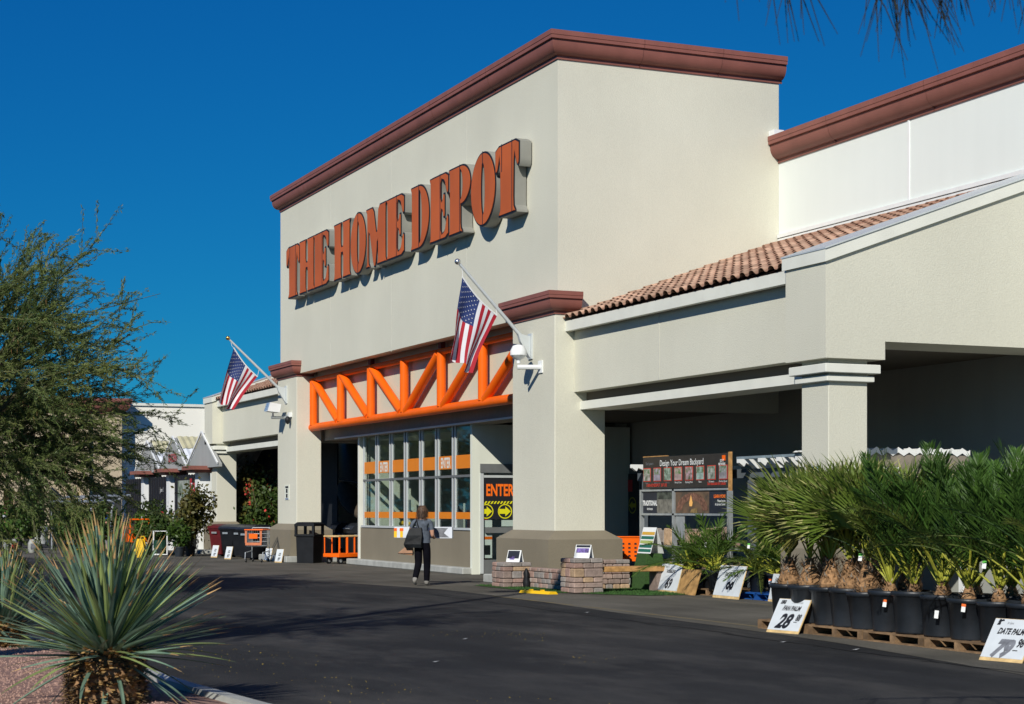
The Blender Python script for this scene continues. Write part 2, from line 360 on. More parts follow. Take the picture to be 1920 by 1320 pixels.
def cornice_prof(z, h, out):
    p = [(0, 0), (.10, 0), (.12, .06), (.10, .12)]
    for i in range(7):
        a = math.pi/2*i/6; p.append((.10 + .70*math.sin(a), .14 + .46*(1-math.cos(a))))
    p += [(.80, .64), (.78, .68), (.96, .68), (.96, .80), (1.0, .82), (1.0, 1.0), (0, 1.0)]
    return [(a*out, z+b*h) for a, b in p]
t = MB().sweep(cornice_prof(TT-.03, .54, .27), [(TX0, YW+.3), (TX0, YT), (TX1, YT), (TX1, YW+.06)])
P("tower_cornice", brown, t, smooth=30)
t = MB().sweep(cornice_prof(9.16, .56, .29), [(TX1+.01, YW), (-6, YW)]); P("wall_cornice", brown, t, smooth=30)
joint_m = mat("cornice_joint", (.15, .055, .042), .6, 0)
def joints(base_prof, pts, along):
    for p in pts:
        q = (p[0]+.014, p[1]) if along == 'x' else (p[0], p[1]+.014)
        P("cornice_joint", joint_m, MB().sweep([(o+.003 if o > 0 else o, z) for o, z in base_prof[1:-1]], [p, q], caps=True))
joints(cornice_prof(TT-.03, .54, .27), [(x, YT) for x in (-50.6, -47.0, -43.5, -39.9, -36.4)], 'x')
joints(cornice_prof(TT-.03, .54, .27), [(TX1, y) for y in (17.3, 19.2)], 'y')
joints(cornice_prof(9.16, .56, .29), [(x, YW) for x in (-30.9, -27.6, -24.4)], 'x')
t = MB().box(TX1+.005, TX1+.24, YW-.26, YW-.02, 9.725, 9.84); P("flashing", white_p, t)
t = MB().box(TX1-.34, -6, YW, YW+.3, 6.5, 9.24); P("main_wall", white_wall, t)
P("lower_wall_shaded", low_wall_shaded, MB().box(TX1-.34, -6, YW, YW+.3, 0, 6.498))
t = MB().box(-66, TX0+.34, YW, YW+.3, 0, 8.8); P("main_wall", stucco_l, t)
P("entry_wall", low_wall_shaded, MB().box(TX0+.36, TX1-.36, YW+.02, YW+.3, 0, 4.98))
t = MB()
t.box(-28.46, -28.41, YW-.02, YW-.001, 7.6, 9.2)
t.box(TX1+.01, -6, YW-.05, YW-.001, 7.52, 7.60); t.box(TX1+.01, -6, YW-.03, YW-.002, 7.36, 7.50); t.box(TX1+.01, -6, YW-.06, YW-.003, 7.22, 7.31)
P("wall_flashing", white_p, t)

def base_block(x0, x1, y0, y1, z0, zb, zt, e):
    """flared base: upright sides, sloping shoulder up to the shaft"""
    r = lambda k, z: [(x0-k,y0-k,z),(x1+k,y0-k,z),(x1+k,y1+k,z),(x0-k,y1+k,z)]
    return MB().rings([r(e, z0), r(e, zb), r(.004, zt)], True)
def tower_column(x0, x1, depth):
    c = P("column", stucco, MB().bbox(x0, x1, YT-.08, YT+depth, .9, 5.69, .015))
    P("column_base", taupe, base_block(x0, x1, YT-.08, YT+depth, .18, .98, 1.16, .27), c)
    P("kerb", concrete, MB().bbox(x0-.55, x1+.5, YT-.55, YT+depth+.35, 0, .19, .02), c)
    cap = MB().sweep(cornice_prof(5.63, .46, .24), [(x0, YT+.0), (x0, YT-.08), (x1, YT-.08), (x1, YT+min(depth, .46))])
    cap.box(x0+.01, x1-.01, YT-.07, YT+min(depth, .45)-.02, 5.70, 6.06)
    P("column_cornice", brown, cap, c, smooth=30)
    return c
tower_column(-35.30, -33.12, 1.08)
tower_column(-53.76, -51.70, .70)
# recess behind the truss
P("recess_panel", mat("recess_cream", (.60, .58, .45), .9, .04, .6, .2, 45), MB().box(-51.70, -35.30, 15.99, 16.2, 4.07, 5.9))
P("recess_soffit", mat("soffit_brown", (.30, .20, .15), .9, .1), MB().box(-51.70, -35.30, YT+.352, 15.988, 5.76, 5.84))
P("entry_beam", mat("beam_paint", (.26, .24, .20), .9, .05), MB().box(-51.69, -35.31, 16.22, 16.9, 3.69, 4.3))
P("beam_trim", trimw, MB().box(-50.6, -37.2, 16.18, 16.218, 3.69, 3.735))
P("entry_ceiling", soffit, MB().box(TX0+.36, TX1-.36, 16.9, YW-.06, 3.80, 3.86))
# truss
tr = P("truss", orange, MB().tube([(-51.69,15.82,5.50),(-35.31,15.82,5.50)], .08, 12), smooth=40)
P("bottom_chord", orange, MB().tube([(-51.72,15.82,4.08),(-35.31,15.82,4.08)], .115, 14), tr, smooth=40)
nod = [-51.5 + i*2.675 for i in range(7)]
for i in range(7):
    P("post", orange, MB().tube([(nod[i]+.02,15.80,4.14),(nod[i]+.02,15.80,5.47)], .115, 14), tr, smooth=40)
for i in range(6):
    a, b = ((nod[i]+.16, 5.46), (nod[i+1]-.16, 4.16)) if i < 3 else ((nod[i]+.20, 4.16), (nod[i+1]-.12, 5.46))
    P("diagonal", orange, MB().tube([(a[0],15.80,a[1]),(b[0],15.80,b[1])], .118, 14), tr, smooth=40)
for i in (2, 4): P("hanger", mat("maroon_paint", (.16, .03, .025), .6, .05), MB().box(nod[i]-.1, nod[i]+.1, 15.76, 15.88, 5.585, 5.755), tr)
# storefront with paired mullions
GX0, GX1, GY = -48.53, -40.26, 16.42
sf = P("storefront", taupe, MB().box(GX0-.22, GX1+.02, GY-.04, GY+.2, .17, 1.08))
P("sill", alu, MB().box(GX0-.1, GX1, GY-.07, GY+.12, 1.085, 1.14), sf)
P("storefront_kerb", concrete, MB().bbox(GX0-.75, GX1+.09, GY-.30, GY+.2, 0, .17, .02), sf)
P("corner_post", trimw, MB().box(GX0-.34, GX0-.225, GY-.08, GY+.15, .172, 3.688), sf)
mx = [GX0 + i*(GX1-GX0)/7 for i in range(8)]
for i, x in enumerate(mx):
    for dx in ((.0,) if i == 0 else (-.05,) if i == 7 else (-.12, .06)):
        P("mullion", alu, MB().box(x+dx, x+dx+.06, GY-.035, GY+.015, 1.142, 3.686), sf)
P("transom", gray_metal, MB().box(GX0+.02, GX1-.01, GY-.045, GY+.02, 2.40, 2.46), sf)
for i in range(7):
    xa, xb = mx[i]+(.125 if i else .065), mx[i+1]-.125 if i < 6 else mx[i+1]-.055
    P("pane", glass, MB().box(xa, xb, GY-.006, GY+.006, 1.142, 2.398), sf); P("pane", glass, MB().box(xa, xb, GY-.006, GY+.006, 2.472, 3.686), sf)
    P("window_band", band_m, MB().box(xa, xb, GY-.016, GY-.008, 2.62, 2.955), sf); P("window_band", band_m, MB().box(xa, xb, GY-.016, GY-.008, 1.36, 1.53), sf)
    if i > 0: P("mullion_gap", black_trim, MB().box(mx[i]-.058, mx[i]+.058, GY-.01, GY+.01, 1.142, 3.686), sf)
for i in (1, 5):
    xc = (mx[i]+mx[i+1])/2
    P("lettering", trimw, text_mb("ENTER", MB(), (xc, GY-.02, 2.66), (1,0,0), (0,0,1), .36, .012, .62), sf, fix=False)
# vestibule side with the entrance door (faces +X)
VX, DY = -40.14, 16.57
v = MB(); v.box(VX-.12, VX, GY-.06, DY, 0, 3.688); v.box(VX-.12, VX, DY, DY+2.7, 2.72, 3.688); v.box(VX-.12, VX, DY+2.7, YW-.05, 0, 3.688)
P("vestibule_wall", stucco_l, v)
dr = P("door", gray_metal, MB().box(VX-.10, VX+.04, DY+.002, DY+2.698, 2.50, 2.718))
fr = MB(); fr.box(VX-.08, VX+.02, DY+.002, DY+.09, .02, 2.498); fr.box(VX-.08, VX+.02, DY+1.32, DY+1.40, .02, 2.498); fr.box(VX-.08, VX+.02, DY+2.6, DY+2.698, .02, 2.498)
fr.box(VX-.06, VX+.01, DY+.09, DY+1.32, 2.38, 2.44); fr.box(VX-.06, VX+.01, DY+1.40, DY+2.6, 2.38, 2.44)
P("door_frame", alu, fr, dr)
for k, (a, b) in enumerate(((DY+.09, DY+1.32), (DY+1.40, DY+2.6))):
    P("pane", glass, MB().box(VX-.03, VX-.02, a, b, .36, 2.38), dr)
    P("push_rail", gray_metal, MB().box(VX-.03, VX+.035, a+.05, b-.02, 1.02, 1.16), dr)
    P("kick_plate", gray_metal, MB().box(VX-.04, VX+.005, a, b, .03, .36), dr)
    P("door_film", ink, MB().box(VX-.018, VX-.012, a+.01, b, 1.36, 2.37), dr)
    P("lettering", org_t, text_mb("ENTER", MB(), (VX-.008, a+.07, 1.94), (0,1,0), (0,0,1), .40, .012, .62, 'LEFT'), dr, fix=False)
    st = MB()
    for i in range(14):
        y = a+.02+i*.085
        if y+.1 < b: st.add([(VX-.008,y,1.735),(VX-.008,y+.045,1.735),(VX-.008,y+.09,1.80),(VX-.008,y+.045,1.80)], [(0,1,2,3)])
    for cy in (a+.08, a+.58, a+1.08):
        n = 28; r0, r1, cz = .165, .19, 1.55
        pts = [(max(a+.012, min(b-.01, cy+rr*math.cos(6.2832*i/n))), cz+rr*math.sin(6.2832*i/n)*.95) for rr in (r0, r1) for i in range(n)]
        st.add([(VX-.007, y, z) for y, z in pts], [(i, (i+1)%n, n+(i+1)%n, n+i) for i in range(n)])
        ar = [(-.155,.06),(.01,.06),(.01,.125),(.155,0),(.01,-.125),(.01,-.06),(-.155,-.06)]
        st.add([(VX-.007, max(a+.012, min(b-.01, cy+y)), cz+z) for y, z in ar], [tuple(range(7))])
    P("arrow_symbols", sym_y, st, dr, fix=False, kind="stuff")
k = DY+.09
for y0, y1, z0, z1, mm in ((k+.01,k+.25,.40,1.34,white_p),(k+.45,k+1.15,.40,.98,white_p),(k+.5,k+1.1,1.18,1.34,white_p),(k+.04,k+.2,.48,.72,ink),(k+.8,k+.92,.42,.76,ink),(k+.01,k+.25,.86,.93,org_t),(k+.6,k+.8,.8,.92,org_t)):
    top_ = .004 if mm is not white_p else 0
    P("poster", mm, MB().box(VX-.045+top_, VX-.0415+top_, y0, y1, z0, z1), dr)
# inside the vestibule
P("vestibule_floor", int_floor, MB().box(GX0-.2, VX-.13, GY+.21, YW-.06, .02, .06))
P("vestibule_back", mat("inner_wall", (.42, .44, .40), .8, .2, 1), MB().box(GX0-.3, VX-.13, YW-.4, YW-.07, .06, 3.79))
P("vestibule_side", stucco_l, MB().box(GX0-.34, GX0-.2, GY+.21, YW-.41, .06, 3.79))
P("inner_lettering", org_t, text_mb("ENTER", MB(), (-45.2, 18.6, 2.0), (-1,0,0), (0,0,1), .5, .02, .9), fix=False)
P("vestibule_bounce_ceiling", white_p, MB().box(GX0-.19, VX-.13, GY+.25, YW-.42, 3.60, 3.68))  # white ceiling added to bounce more light into the vestibule
r_ = random.Random(44)
for i in range(16):
    x = -48.0+i*.47; hh = r_.uniform(1.3, 2.35) if i > 8 else r_.uniform(.9, 1.5); y = 17.0+r_.uniform(0,.5)
    P("inner_display", [white_p, ink_g, galv, navy, stucco_l, red, galv, white_p][i % 8], MB().box(x, x+r_.uniform(.12,.32), y, y+.3, .06, hh))
for i in range(5): P("inner_flowers", yellow, MB().sphere((-46.6+i*.16, 16.85, 1.20+.02*(i % 2)), .06, n=7, m=5))
P("inner_poster", trimw, MB().box(-48.2, -47.9, 17.6, 17.62, 1.2, 2.2))
# main wall face in the arcade, dark exit doors
dd = P("exit_door", gray_metal, MB().box(-41.4, -39.5, YW-.08, YW-.002, 0, 2.7))
P("pane", dark, MB().box(-41.3, -39.6, YW-.1, YW-.082, .3, 2.5), dd)
es = MB()
for cx in (-41.0, -40.45, -39.9):
    n = 20
    es.add([(cx+r*math.cos(6.2832*i/n), YW-.104, 1.7+r*math.sin(6.2832*i/n)) for r in (.18, .21) for i in range(n)], [(i,(i+1)%n,n+(i+1)%n,n+i) for i in range(n)])
    es.add([(cx+x, YW-.104, 1.7+z) for x, z in [(.17,.05),(0,.05),(0,.11),(-.17,0),(0,-.11),(0,-.05),(.17,-.05)]], [tuple(range(7))])
P("arrow_symbols", mat("dim_yellow", (.35, .33, .02), .7, 0), es, dd, fix=False)
P("door_notice", red, MB().box(-41.1, -39.9, YW-.106, YW-.102, 2.05, 2.35), dd)

# arcades: eave board, upper wall, beam, end wall with sloping top, pillar, clay tiled roof
SL = .36; TH = math.atan(SL)
def pillar(x0, x1, end):
    c = P("pillar", stucco, MB().bbox(x0, x1, 15.60, 16.33, 0, 3.99, .012))
    for k, (e, z0, z1) in enumerate(((.15, 3.74, 3.88), (.08, 3.61, 3.70))):
        P("capital_band", trimw, MB().bbox(x0-e, x1+e, 15.60-e, 16.33+e, z0, z1, .008), c)
    P("column_base", taupe, base_block(x0, x1, 15.60, 16.33, 0 if end else .15, .98, 1.16, .24), c)
    if not end: P("kerb", concrete, MB().bbox(x0-.6, x1+.5, 14.9, 16.9, 0, .15, .02), c)
def arcade(xa, xb, xe0, xe1):
    lo, hi = min(xa, xb), max(xa, xb)
    P("eave_board", trimw, MB().box(lo, hi, 15.58, 15.70, 5.28, 5.49))
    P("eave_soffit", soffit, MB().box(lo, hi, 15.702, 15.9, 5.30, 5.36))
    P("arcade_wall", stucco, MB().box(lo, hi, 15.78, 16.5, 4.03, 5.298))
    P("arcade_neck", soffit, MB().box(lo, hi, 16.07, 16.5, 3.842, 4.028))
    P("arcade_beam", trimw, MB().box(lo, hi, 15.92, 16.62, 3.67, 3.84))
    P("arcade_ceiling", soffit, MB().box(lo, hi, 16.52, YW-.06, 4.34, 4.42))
    e = MB().prism([(YT, 3.96),(16.53, 3.96),(16.53, 4.25),(YW-.01, 4.25),(YW-.01, 5.56+.355*(YW-YT)),(YT, 5.56)], (xe0,0,0), (0,1,0), (0,0,1), (1,0,0), 0, xe1-xe0)
    P("end_wall", stucco, e)
    s_ = lambda y, d: 5.56 + .355*(y-YT) + d
    P("coping", trimw, MB().prism([(YT-.04, s_(YT-.04, -.10)),(YW-.07, s_(YW-.07, -.10)),(YW-.07, s_(YW-.07, .10)),(YT-.04, s_(YT-.04, .10))], (xe0-.05,0,0), (0,1,0), (0,0,1), (1,0,0), 0, xe1-xe0+.1))
    P("coping_flashing", metal_fl, MB().prism([(YT-.05, s_(YT-.05, .101)),(YW-.08, s_(YW-.08, .101)),(YW-.08, s_(YW-.08, .125)),(YT-.05, s_(YT-.05, .125))], (xe0-.07,0,0), (0,1,0), (0,0,1), (1,0,0), 0, xe1-xe0+.14))
    dk = P("tile_roof", tile_under, MB().prism([(15.6, 5.50),(YW-.01, 5.50+SL*(YW-15.61)),(YW-.01, 5.44+SL*(YW-15.61)),(15.6, 5.44)], (lo,0,0), (0,1,0), (0,0,1), (1,0,0), 0, hi-lo))
    return dk, lo, hi
def tile_mesh():
    m = MB(); prof = []
    for i in range(5): a = i/4; prof.append((.0+.12*a, .004 + -.0*a + .018*(2*a-1)**2))
    for i in range(1, 8): a = math.pi*i/7; prof.append((.21-.09*math.cos(a), .022+.066*math.sin(a)))
    n = len(prof); Ln = .46
    A = [(x, 0, h+.02) for x, h in prof] + [(x, Ln, h-.012) for x, h in prof]
    Bt = [(x, 0, h+.002) for x, h in prof]
    m.add(A+Bt, [(i, i+1, n+i+1, n+i) for i in range(n-1)] + [(2*n+i, 2*n+i+1, i+1, i) for i in range(n-1)])
    return m
tm = tile_mesh(); tile_me = tm.mesh("roof_tile", tile_m, smooth=True)
def tiles(deck, lo, hi, each):
    cols = int((hi-lo)/.303); rows = 14; far = MB(); k = 0; off = LOC[deck]
    for r in range(rows):
        for c in range(cols):
            d = r*.385
            p = Vector((lo+.02+c*.303+rnd.uniform(-.006,.006), 15.53+d*math.cos(TH), 5.52+d*math.sin(TH)+rnd.uniform(0,.008)))
            if each and r < 11 and k < 298:
                inst(tile_me, "roof_tile", deck, p-off, (TH-.035+rnd.uniform(-.01,.01), 0, rnd.uniform(-.02,.02))); k += 1
            else:
                M = Matrix.Translation(p) @ Matrix.Rotation(TH-.035, 4, 'X'); far.add([M @ v for v in tm.v], tm.f)
    P("roof_tiles", tile_m, far, deck, fix=False, kind="stuff")
P("plaster_joint", MATS["plaster_joint"], MB().box(-29.42, -29.40, 15.772, 15.779, 4.05, 5.27))
dk, lo, hi = arcade(-33.14, -24.44, -24.43, -23.28); tiles(dk, lo, hi, True)
pillar(-24.24, -23.47, 1)
dk, lo, hi = arcade(-53.76, -62.52, -63.70, -62.54); tiles(dk, lo, hi, False)
pillar(-63.36, -62.62, 0)
P("sprinkler_head", black_pl, MB().tube([(-30.6,17.5,4.34),(-30.6,17.5,4.18)], .03).tube([(-32.4,18.4,4.34),(-32.4,18.4,4.2)], .03))

# ------------------------------------------------------------------ sign letters
sign = thing("store_sign", (-43.2, YT, 8.0), "row of big orange stencil letters on the tower wall", "sign")
SER_L = [(0,0),(0,.03),(.07,.10),(.07,.90),(0,.97)]
def arc(cx, cy, rx, ry, a0, a1, n=14): return [(cx+rx*math.cos(R(a0+(a1-a0)*i/n)), cy+ry*math.sin(R(a0+(a1-a0)*i/n))) for i in range(n+1)]
GL = {
 'T': [[(0,1),(1,1),(1,.66),(.95,.60),(.88,.64),(.80,.80),(.78,.12),(.86,.04),(.86,0),(.14,0),(.14,.04),(.22,.12),(.20,.80),(.12,.64),(.05,.60),(0,.66)]],
 'H': [[(0,1),(.475,1),(.475,.97),(.44,.9),(.44,.58),(.56,.58),(.56,.9),(.525,.97),(.525,1),(1,1),(1,.97),(.955,.9),(.955,.1),(1,.03),(1,0),(.525,0),(.525,.03),(.56,.1),(.56,.44),(.44,.44),(.44,.1),(.475,.03),(.475,0),(0,0),(0,.03),(.045,.1),(.045,.9),(0,.97)]],
 'E': [[(0,1),(1,1),(1,.68),(.93,.64),(.86,.72),(.79,.86),(.62,.9),(.62,.59),(.68,.61),(.72,.70),(.82,.70),(.82,.32),(.72,.32),(.68,.43),(.62,.45),(.62,.1),(.79,.14),(.86,.28),(.93,.37),(1,.34),(1,0),(0,0),(0,.03),(.05,.1),(.05,.9),(0,.97)]],
 'O': [arc(.5,.5,.5,.53,0,360,36)[:-1], arc(.5,.5,.055,.34,0,360,24)[:-1]],
 'M': [[(0,1),(.38,1),(.53,.50),(.60,1),(1,1),(1,.97),(.96,.9),(.96,.1),(1,.03),(1,0),(.54,0),(.54,.03),(.575,.1),(.575,.42),(.48,-.02),(.38,-.02),(.145,.66),(.145,.1),(.21,.03),(.21,0),(0,0),(0,.03),(.06,.1),(.06,.9),(0,.97)]],
 'D': [[(0,0),(.45,0)]+arc(.45,.5,.55,.5,-90,90,20)+[(0,1),(0,.97),(.05,.9),(.05,.1),(0,.03)], [(.48,.12)]+arc(.48,.5,.10,.38,-80,80,14)+[(.48,.88)]],
 'P': [[(0,0),(.64,0),(.64,.03),(.57,.1),(.57,.40)]+arc(.57,.70,.43,.30,-90,90,18)+[(0,1),(0,.97),(.05,.9),(.05,.1),(0,.03)], [(.52,.52)]+arc(.52,.71,.10,.20,-80,80,12)+[(.52,.91)]],
}
SEAM = {'T': [(.30,.62,1),(.72,.02,1)], 'H': [], 'E': [(.58,0,1)], 'O': [(.5,-.03,.17),(.5,.83,1.03)], 'M': [(.56,.0,.4)], 'D': [(.46,0,1)], 'P': [(.53,.0,1)]}
def round_poly(p, k=.22):
    out = []
    for i, a in enumerate(p):
        q = p[i-1]; r = p[(i+1) % len(p)]
        out += [(a[0]+(q[0]-a[0])*k, a[1]+(q[1]-a[1])*k), (a[0]+(r[0]-a[0])*k, a[1]+(r[1]-a[1])*k)]
    return out
def letter_mesh(ch, wd, ht, depth, off):
    cu = bpy.data.curves.new("l", 'CURVE'); cu.dimensions = '2D'; cu.fill_mode = 'BOTH'; cu.extrude = depth/2; cu.offset = off
    for poly in GL[ch]:
        if len(poly) < 32: poly = round_poly(poly, .16)
        sp = cu.splines.new('POLY'); sp.points.add(len(poly)-1); sp.use_cyclic_u = True
        for p_, (x, y) in zip(sp.points, poly): p_.co = (x*wd, y*ht, 0, 1)
    ob = bpy.data.objects.new("l", cu); COL.objects.link(ob)
    me = bpy.data.meshes.new_from_object(ob.evaluated_get(bpy.context.evaluated_depsgraph_get()))
    vs_, fs_ = [v.co.copy() for v in me.vertices], [tuple(p.vertices) for p in me.polygons]
    bpy.data.objects.remove(ob); bpy.data.meshes.remove(me); return vs_, fs_
LET = [('T',-52.03,-50.62),('H',-50.66,-49.12),('E',-49.18,-47.76),('H',-47.31,-45.80),('O',-45.82,-44.50),('M',-44.52,-42.86),('E',-42.88,-41.54),('D',-41.09,-39.78),('E',-39.78,-38.52),('P',-38.53,-37.14),('O',-37.16,-35.70),('T',-35.74,-34.41)]
LZ, LH = 7.95, 1.58
for ch, xa, xb in LET:
    def place(vs_, y): return [(xa+v.x, y-v.z, LZ+v.y) for v in vs_]
    vs_, fs_ = letter_mesh(ch, xb-xa, LH, .26, 0)
    b = P("letter", sign_side, MB().add(place(vs_, YT-.16), fs_), sign, smooth=30)
    vs_, fs_ = letter_mesh(ch, xb-xa, LH, .012, -.004); P("letter_edge", black_trim, MB().add(place(vs_, YT-.300), fs_), b)
    vs_, fs_ = letter_mesh(ch, xb-xa, LH, .012, -.046); P("letter_face", orange_sign, MB().add(place(vs_, YT-.315), fs_), b)
    for (sx, z0, z1) in SEAM[ch]:
        x = xa+sx*(xb-xa); P("letter_seam", black_trim, MB().box(x-.014, x+.014, YT-.326, YT-.3215, LZ+z0*LH, LZ+z1*LH), b)

# ------------------------------------------------------------------ flags on wall poles
def flag_set(base, tip, hoist_t, fly, seed, lab, side):
    pole = thing("flagpole", base, "steel flagpole angled out from the %s column" % lab, "flagpole", "flagpoles on the entrance columns")
    base, tip = Vector(base), Vector(tip); d = (tip-base).normalized()
    P("pole", alu, MB().tube([base, tip], [.045, .03], 10), pole, smooth=40)
    P("finial", mat("gold_ball" if seed == 2 else "steel_ball", (.55,.36,.1) if seed == 2 else (.6,.62,.64), .25, 0, metal=.9), MB().sphere(tip+d*.07, .065), pole, smooth=60)
    P("bracket", alu, MB().prism([(-.02,-.22),(-.02,.24),(-.30,.30),(-.24,.12)], base+Vector((-.05,0,-.02)), (0,1,0), (0,0,1), (1,0,0), 0, .10).box(base.x-.1, base.x+.1, base.y-.015, base.y+.02, base.z-.26, base.z+.28), pole)
    h0, h1, f0, f1 = [Vector((base.x, y, z)) for y, z in (*hoist_t, *fly)]
    rope = MB().tube([tip-d*.05, tip-d*.1+Vector((0,0,-.12)), h0], .006, 5).tube([h1, base+d*(1.15), ], .006, 5)
    P("halyard", white_p, rope, pole)
    fl = thing("flag", h0, "red white and blue striped flag hanging from the pole on the %s column" % lab, "flag", "flags at the entrance")
    def S(u, v):
        hp = h0.lerp(h1, v) + Vector((0, -.03*math.sin(math.pi*v), -.05*math.sin(math.pi*v)))
        fp = f0.lerp(f1, v); p = hp.lerp(fp, u)
        a = u**.8
        p.x += .10*a*math.sin(2*math.pi*(1.7*v+.15*seed) + 1.2*u) + .025*math.sin(9*u+5*v+seed)*a
        p.y += .05*a*math.sin(2*math.pi*(1.5*v) + 2.2*u + seed) - .05*math.sin(math.pi*u)*(1-v)
        p.z += .03*a*math.sin(2*math.pi*2.1*v+seed)
        return p
    def patch(u0, u1, v0, v1, nu, nv, dx=0.):
        m = MB(); vs_ = [S(u0+(u1-u0)*i/nu, v0+(v1-v0)*j/nv)+Vector((dx, 0, 0)) for j in range(nv+1) for i in range(nu+1)]
        return m.add(vs_, [(j*(nu+1)+i, j*(nu+1)+i+1, (j+1)*(nu+1)+i+1, (j+1)*(nu+1)+i) for j in range(nv) for i in range(nu)])
    CU, CV = .42, 7/13
    for k in range(13):
        P("stripe", flag_r if k % 2 == 0 else flag_w, patch(0 if k > 6 else CU, 1, k/13, (k+1)/13, 26, 3), fl, fix=False, smooth=0).data.polygons.foreach_set("use_smooth", [True]*(26*3 if True else 0))
    cn = P("canton", flag_b, patch(0, CU, 0, CV, 16, 16), fl, fix=False)
    st = MB()
    for r in range(9):
        for c in range(6 if r % 2 == 0 else 5):
            u = CU*(c*2+(1 if r % 2 == 0 else 2))/12; v = CV*(r+1)/10; du, dv = CU*.024, CV*.028
            for dx in (.006, -.006):
                c0 = S(u, v); eu = (S(u+du, v)-c0); ev = (S(u, v+dv)-c0); off = Vector((dx, 0, 0))
                st.add([c0+off+eu*(math.cos(math.pi/2+i*math.pi/5)*(1 if i % 2 == 0 else .45))+ev*(math.sin(math.pi/2+i*math.pi/5)*(-1)*(1 if i % 2 == 0 else .45)) for i in range(10)], [tuple(range(10))])
    P("stars", flag_w, st, cn, fix=False, kind="stuff")
    P("heading", white_p, MB().tube([S(0, i/10) for i in range(11)], .018, 5), fl)
flag_set((-34.32,15.32,5.05), (-34.32,13.71,6.72), ((13.77,6.46),(14.56,5.68)), ((13.52,4.82),(13.98,4.42)), 1, "right entrance", 1)
flag_set((-52.79,15.32,5.12), (-52.79,13.55,6.76), ((13.68,6.52),(14.42,5.66)), ((13.28,4.86),(13.60,4.60)), 2, "left entrance", 0)

# ------------------------------------------------------------------ wall lamps, camera, notices on the columns
fl = thing("floodlight", (-52.75, 15.34, 4.55), "square white floodlight on an arm beside the left flag", "floodlight")
P("arm", galv, MB().tube([(-52.75,15.33,4.42),(-52.75,14.85,4.42)], .045, 8).box(-52.83,-52.67,15.30,15.34,4.32,4.52).tube([(-52.75,14.9,4.42),(-52.75,14.9,4.56)], .025, 6), fl)
P("housing", white_p, MB().prism([(-.20,-.10),(.17,-.13),(.22,.12),(-.12,.17)], (-52.95,14.88,4.70), (0,1,0), (0,0,1), (1,0,0), 0, .42), fl)
P("lens", glass_mat("lamp_glass", (.8,.85,.9)), MB().prism([(-.205,-.09),(-.125,.16),(-.15,.165),(-.23,-.085)], (-52.90,14.88,4.70), (0,1,0), (0,0,1), (1,0,0), 0, .32), fl)
fr_ = thing("floodlight", (-34.05, 15.34, 4.6), "round white lamp head above a bracket below the right flagpole", "floodlight")
P("arm", white_p, MB().tube([(-33.78,15.33,4.58),(-33.95,14.86,4.58)], .05, 8).box(-33.90,-33.70,15.31,15.34,4.46,4.72), fr_)
P("housing", white_p, MB().lathe([(.02,.20),(.12,.17),(.175,.06),(.175,-.03),(.10,-.10),(.04,-.13),(.04,-.20)], (-33.98,14.90,4.86), 16), fr_, smooth=40)
sc = thing("security_camera", (-52.2, 15.34, 4.3), "small dark security camera on the left entrance column under the floodlight", "camera")
P("body", black_pl, MB().lathe([(.03,.12),(.08,.06),(.08,-.04),(.03,-.12)], (-52.25,15.22,4.32), 12), sc, smooth=40)
P("mount", white_p, MB().box(-52.32,-52.18,15.24,15.34,4.42,4.56), sc)
def notice(loc, wd, ht, lab, rows, face=white_p, rim=None):
    x, y, z = loc; n = thing("notice", loc, lab, "notice")
    P("plate", rim or face, MB().box(x-wd/2, x+wd/2, y-.012, y, z-ht/2, z+ht/2), n)
    if rim: P("sheet", face, MB().box(x-wd/2+.02, x+wd/2-.02, y-.016, y-.0122, z-ht/2+.02, z+ht/2-.02), n)
    for (a, b, c, d, m_) in rows: P("print", m_, MB().box(x+a*wd, x+b*wd, y-.022, y-.0165, z+c*ht, z+d*ht), n)
notice((-52.70, 15.339, 2.12), .5, .46, "small black and white notice on the left entrance column", [(-.3,.3,.30,.42,ink),(-.15,.15,-.02,.24,ink),(-.15,.15,-.34,-.1,ink),(-.3,.3,-.46,-.40,MATS["blue_pallet"])], stucco_l)
notice((-62.98, 15.599, 1.9), .34, .45, "gray notice on the far left arcade pillar", [(-.3,.3,-.4,.4,ink_g)], galv)
notice((-23.90, 15.599, 2.02), .30, .52, "blue rimmed red and white notice on the near arcade pillar", [(-.28,.28,.26,.36,red),(-.2,.2,.12,.2,red),(-.15,.25,-.05,.05,red),(-.22,.22,-.3,-.2,red)], white_p, mat("blue_gray", (.12,.22,.32), .5, 0))

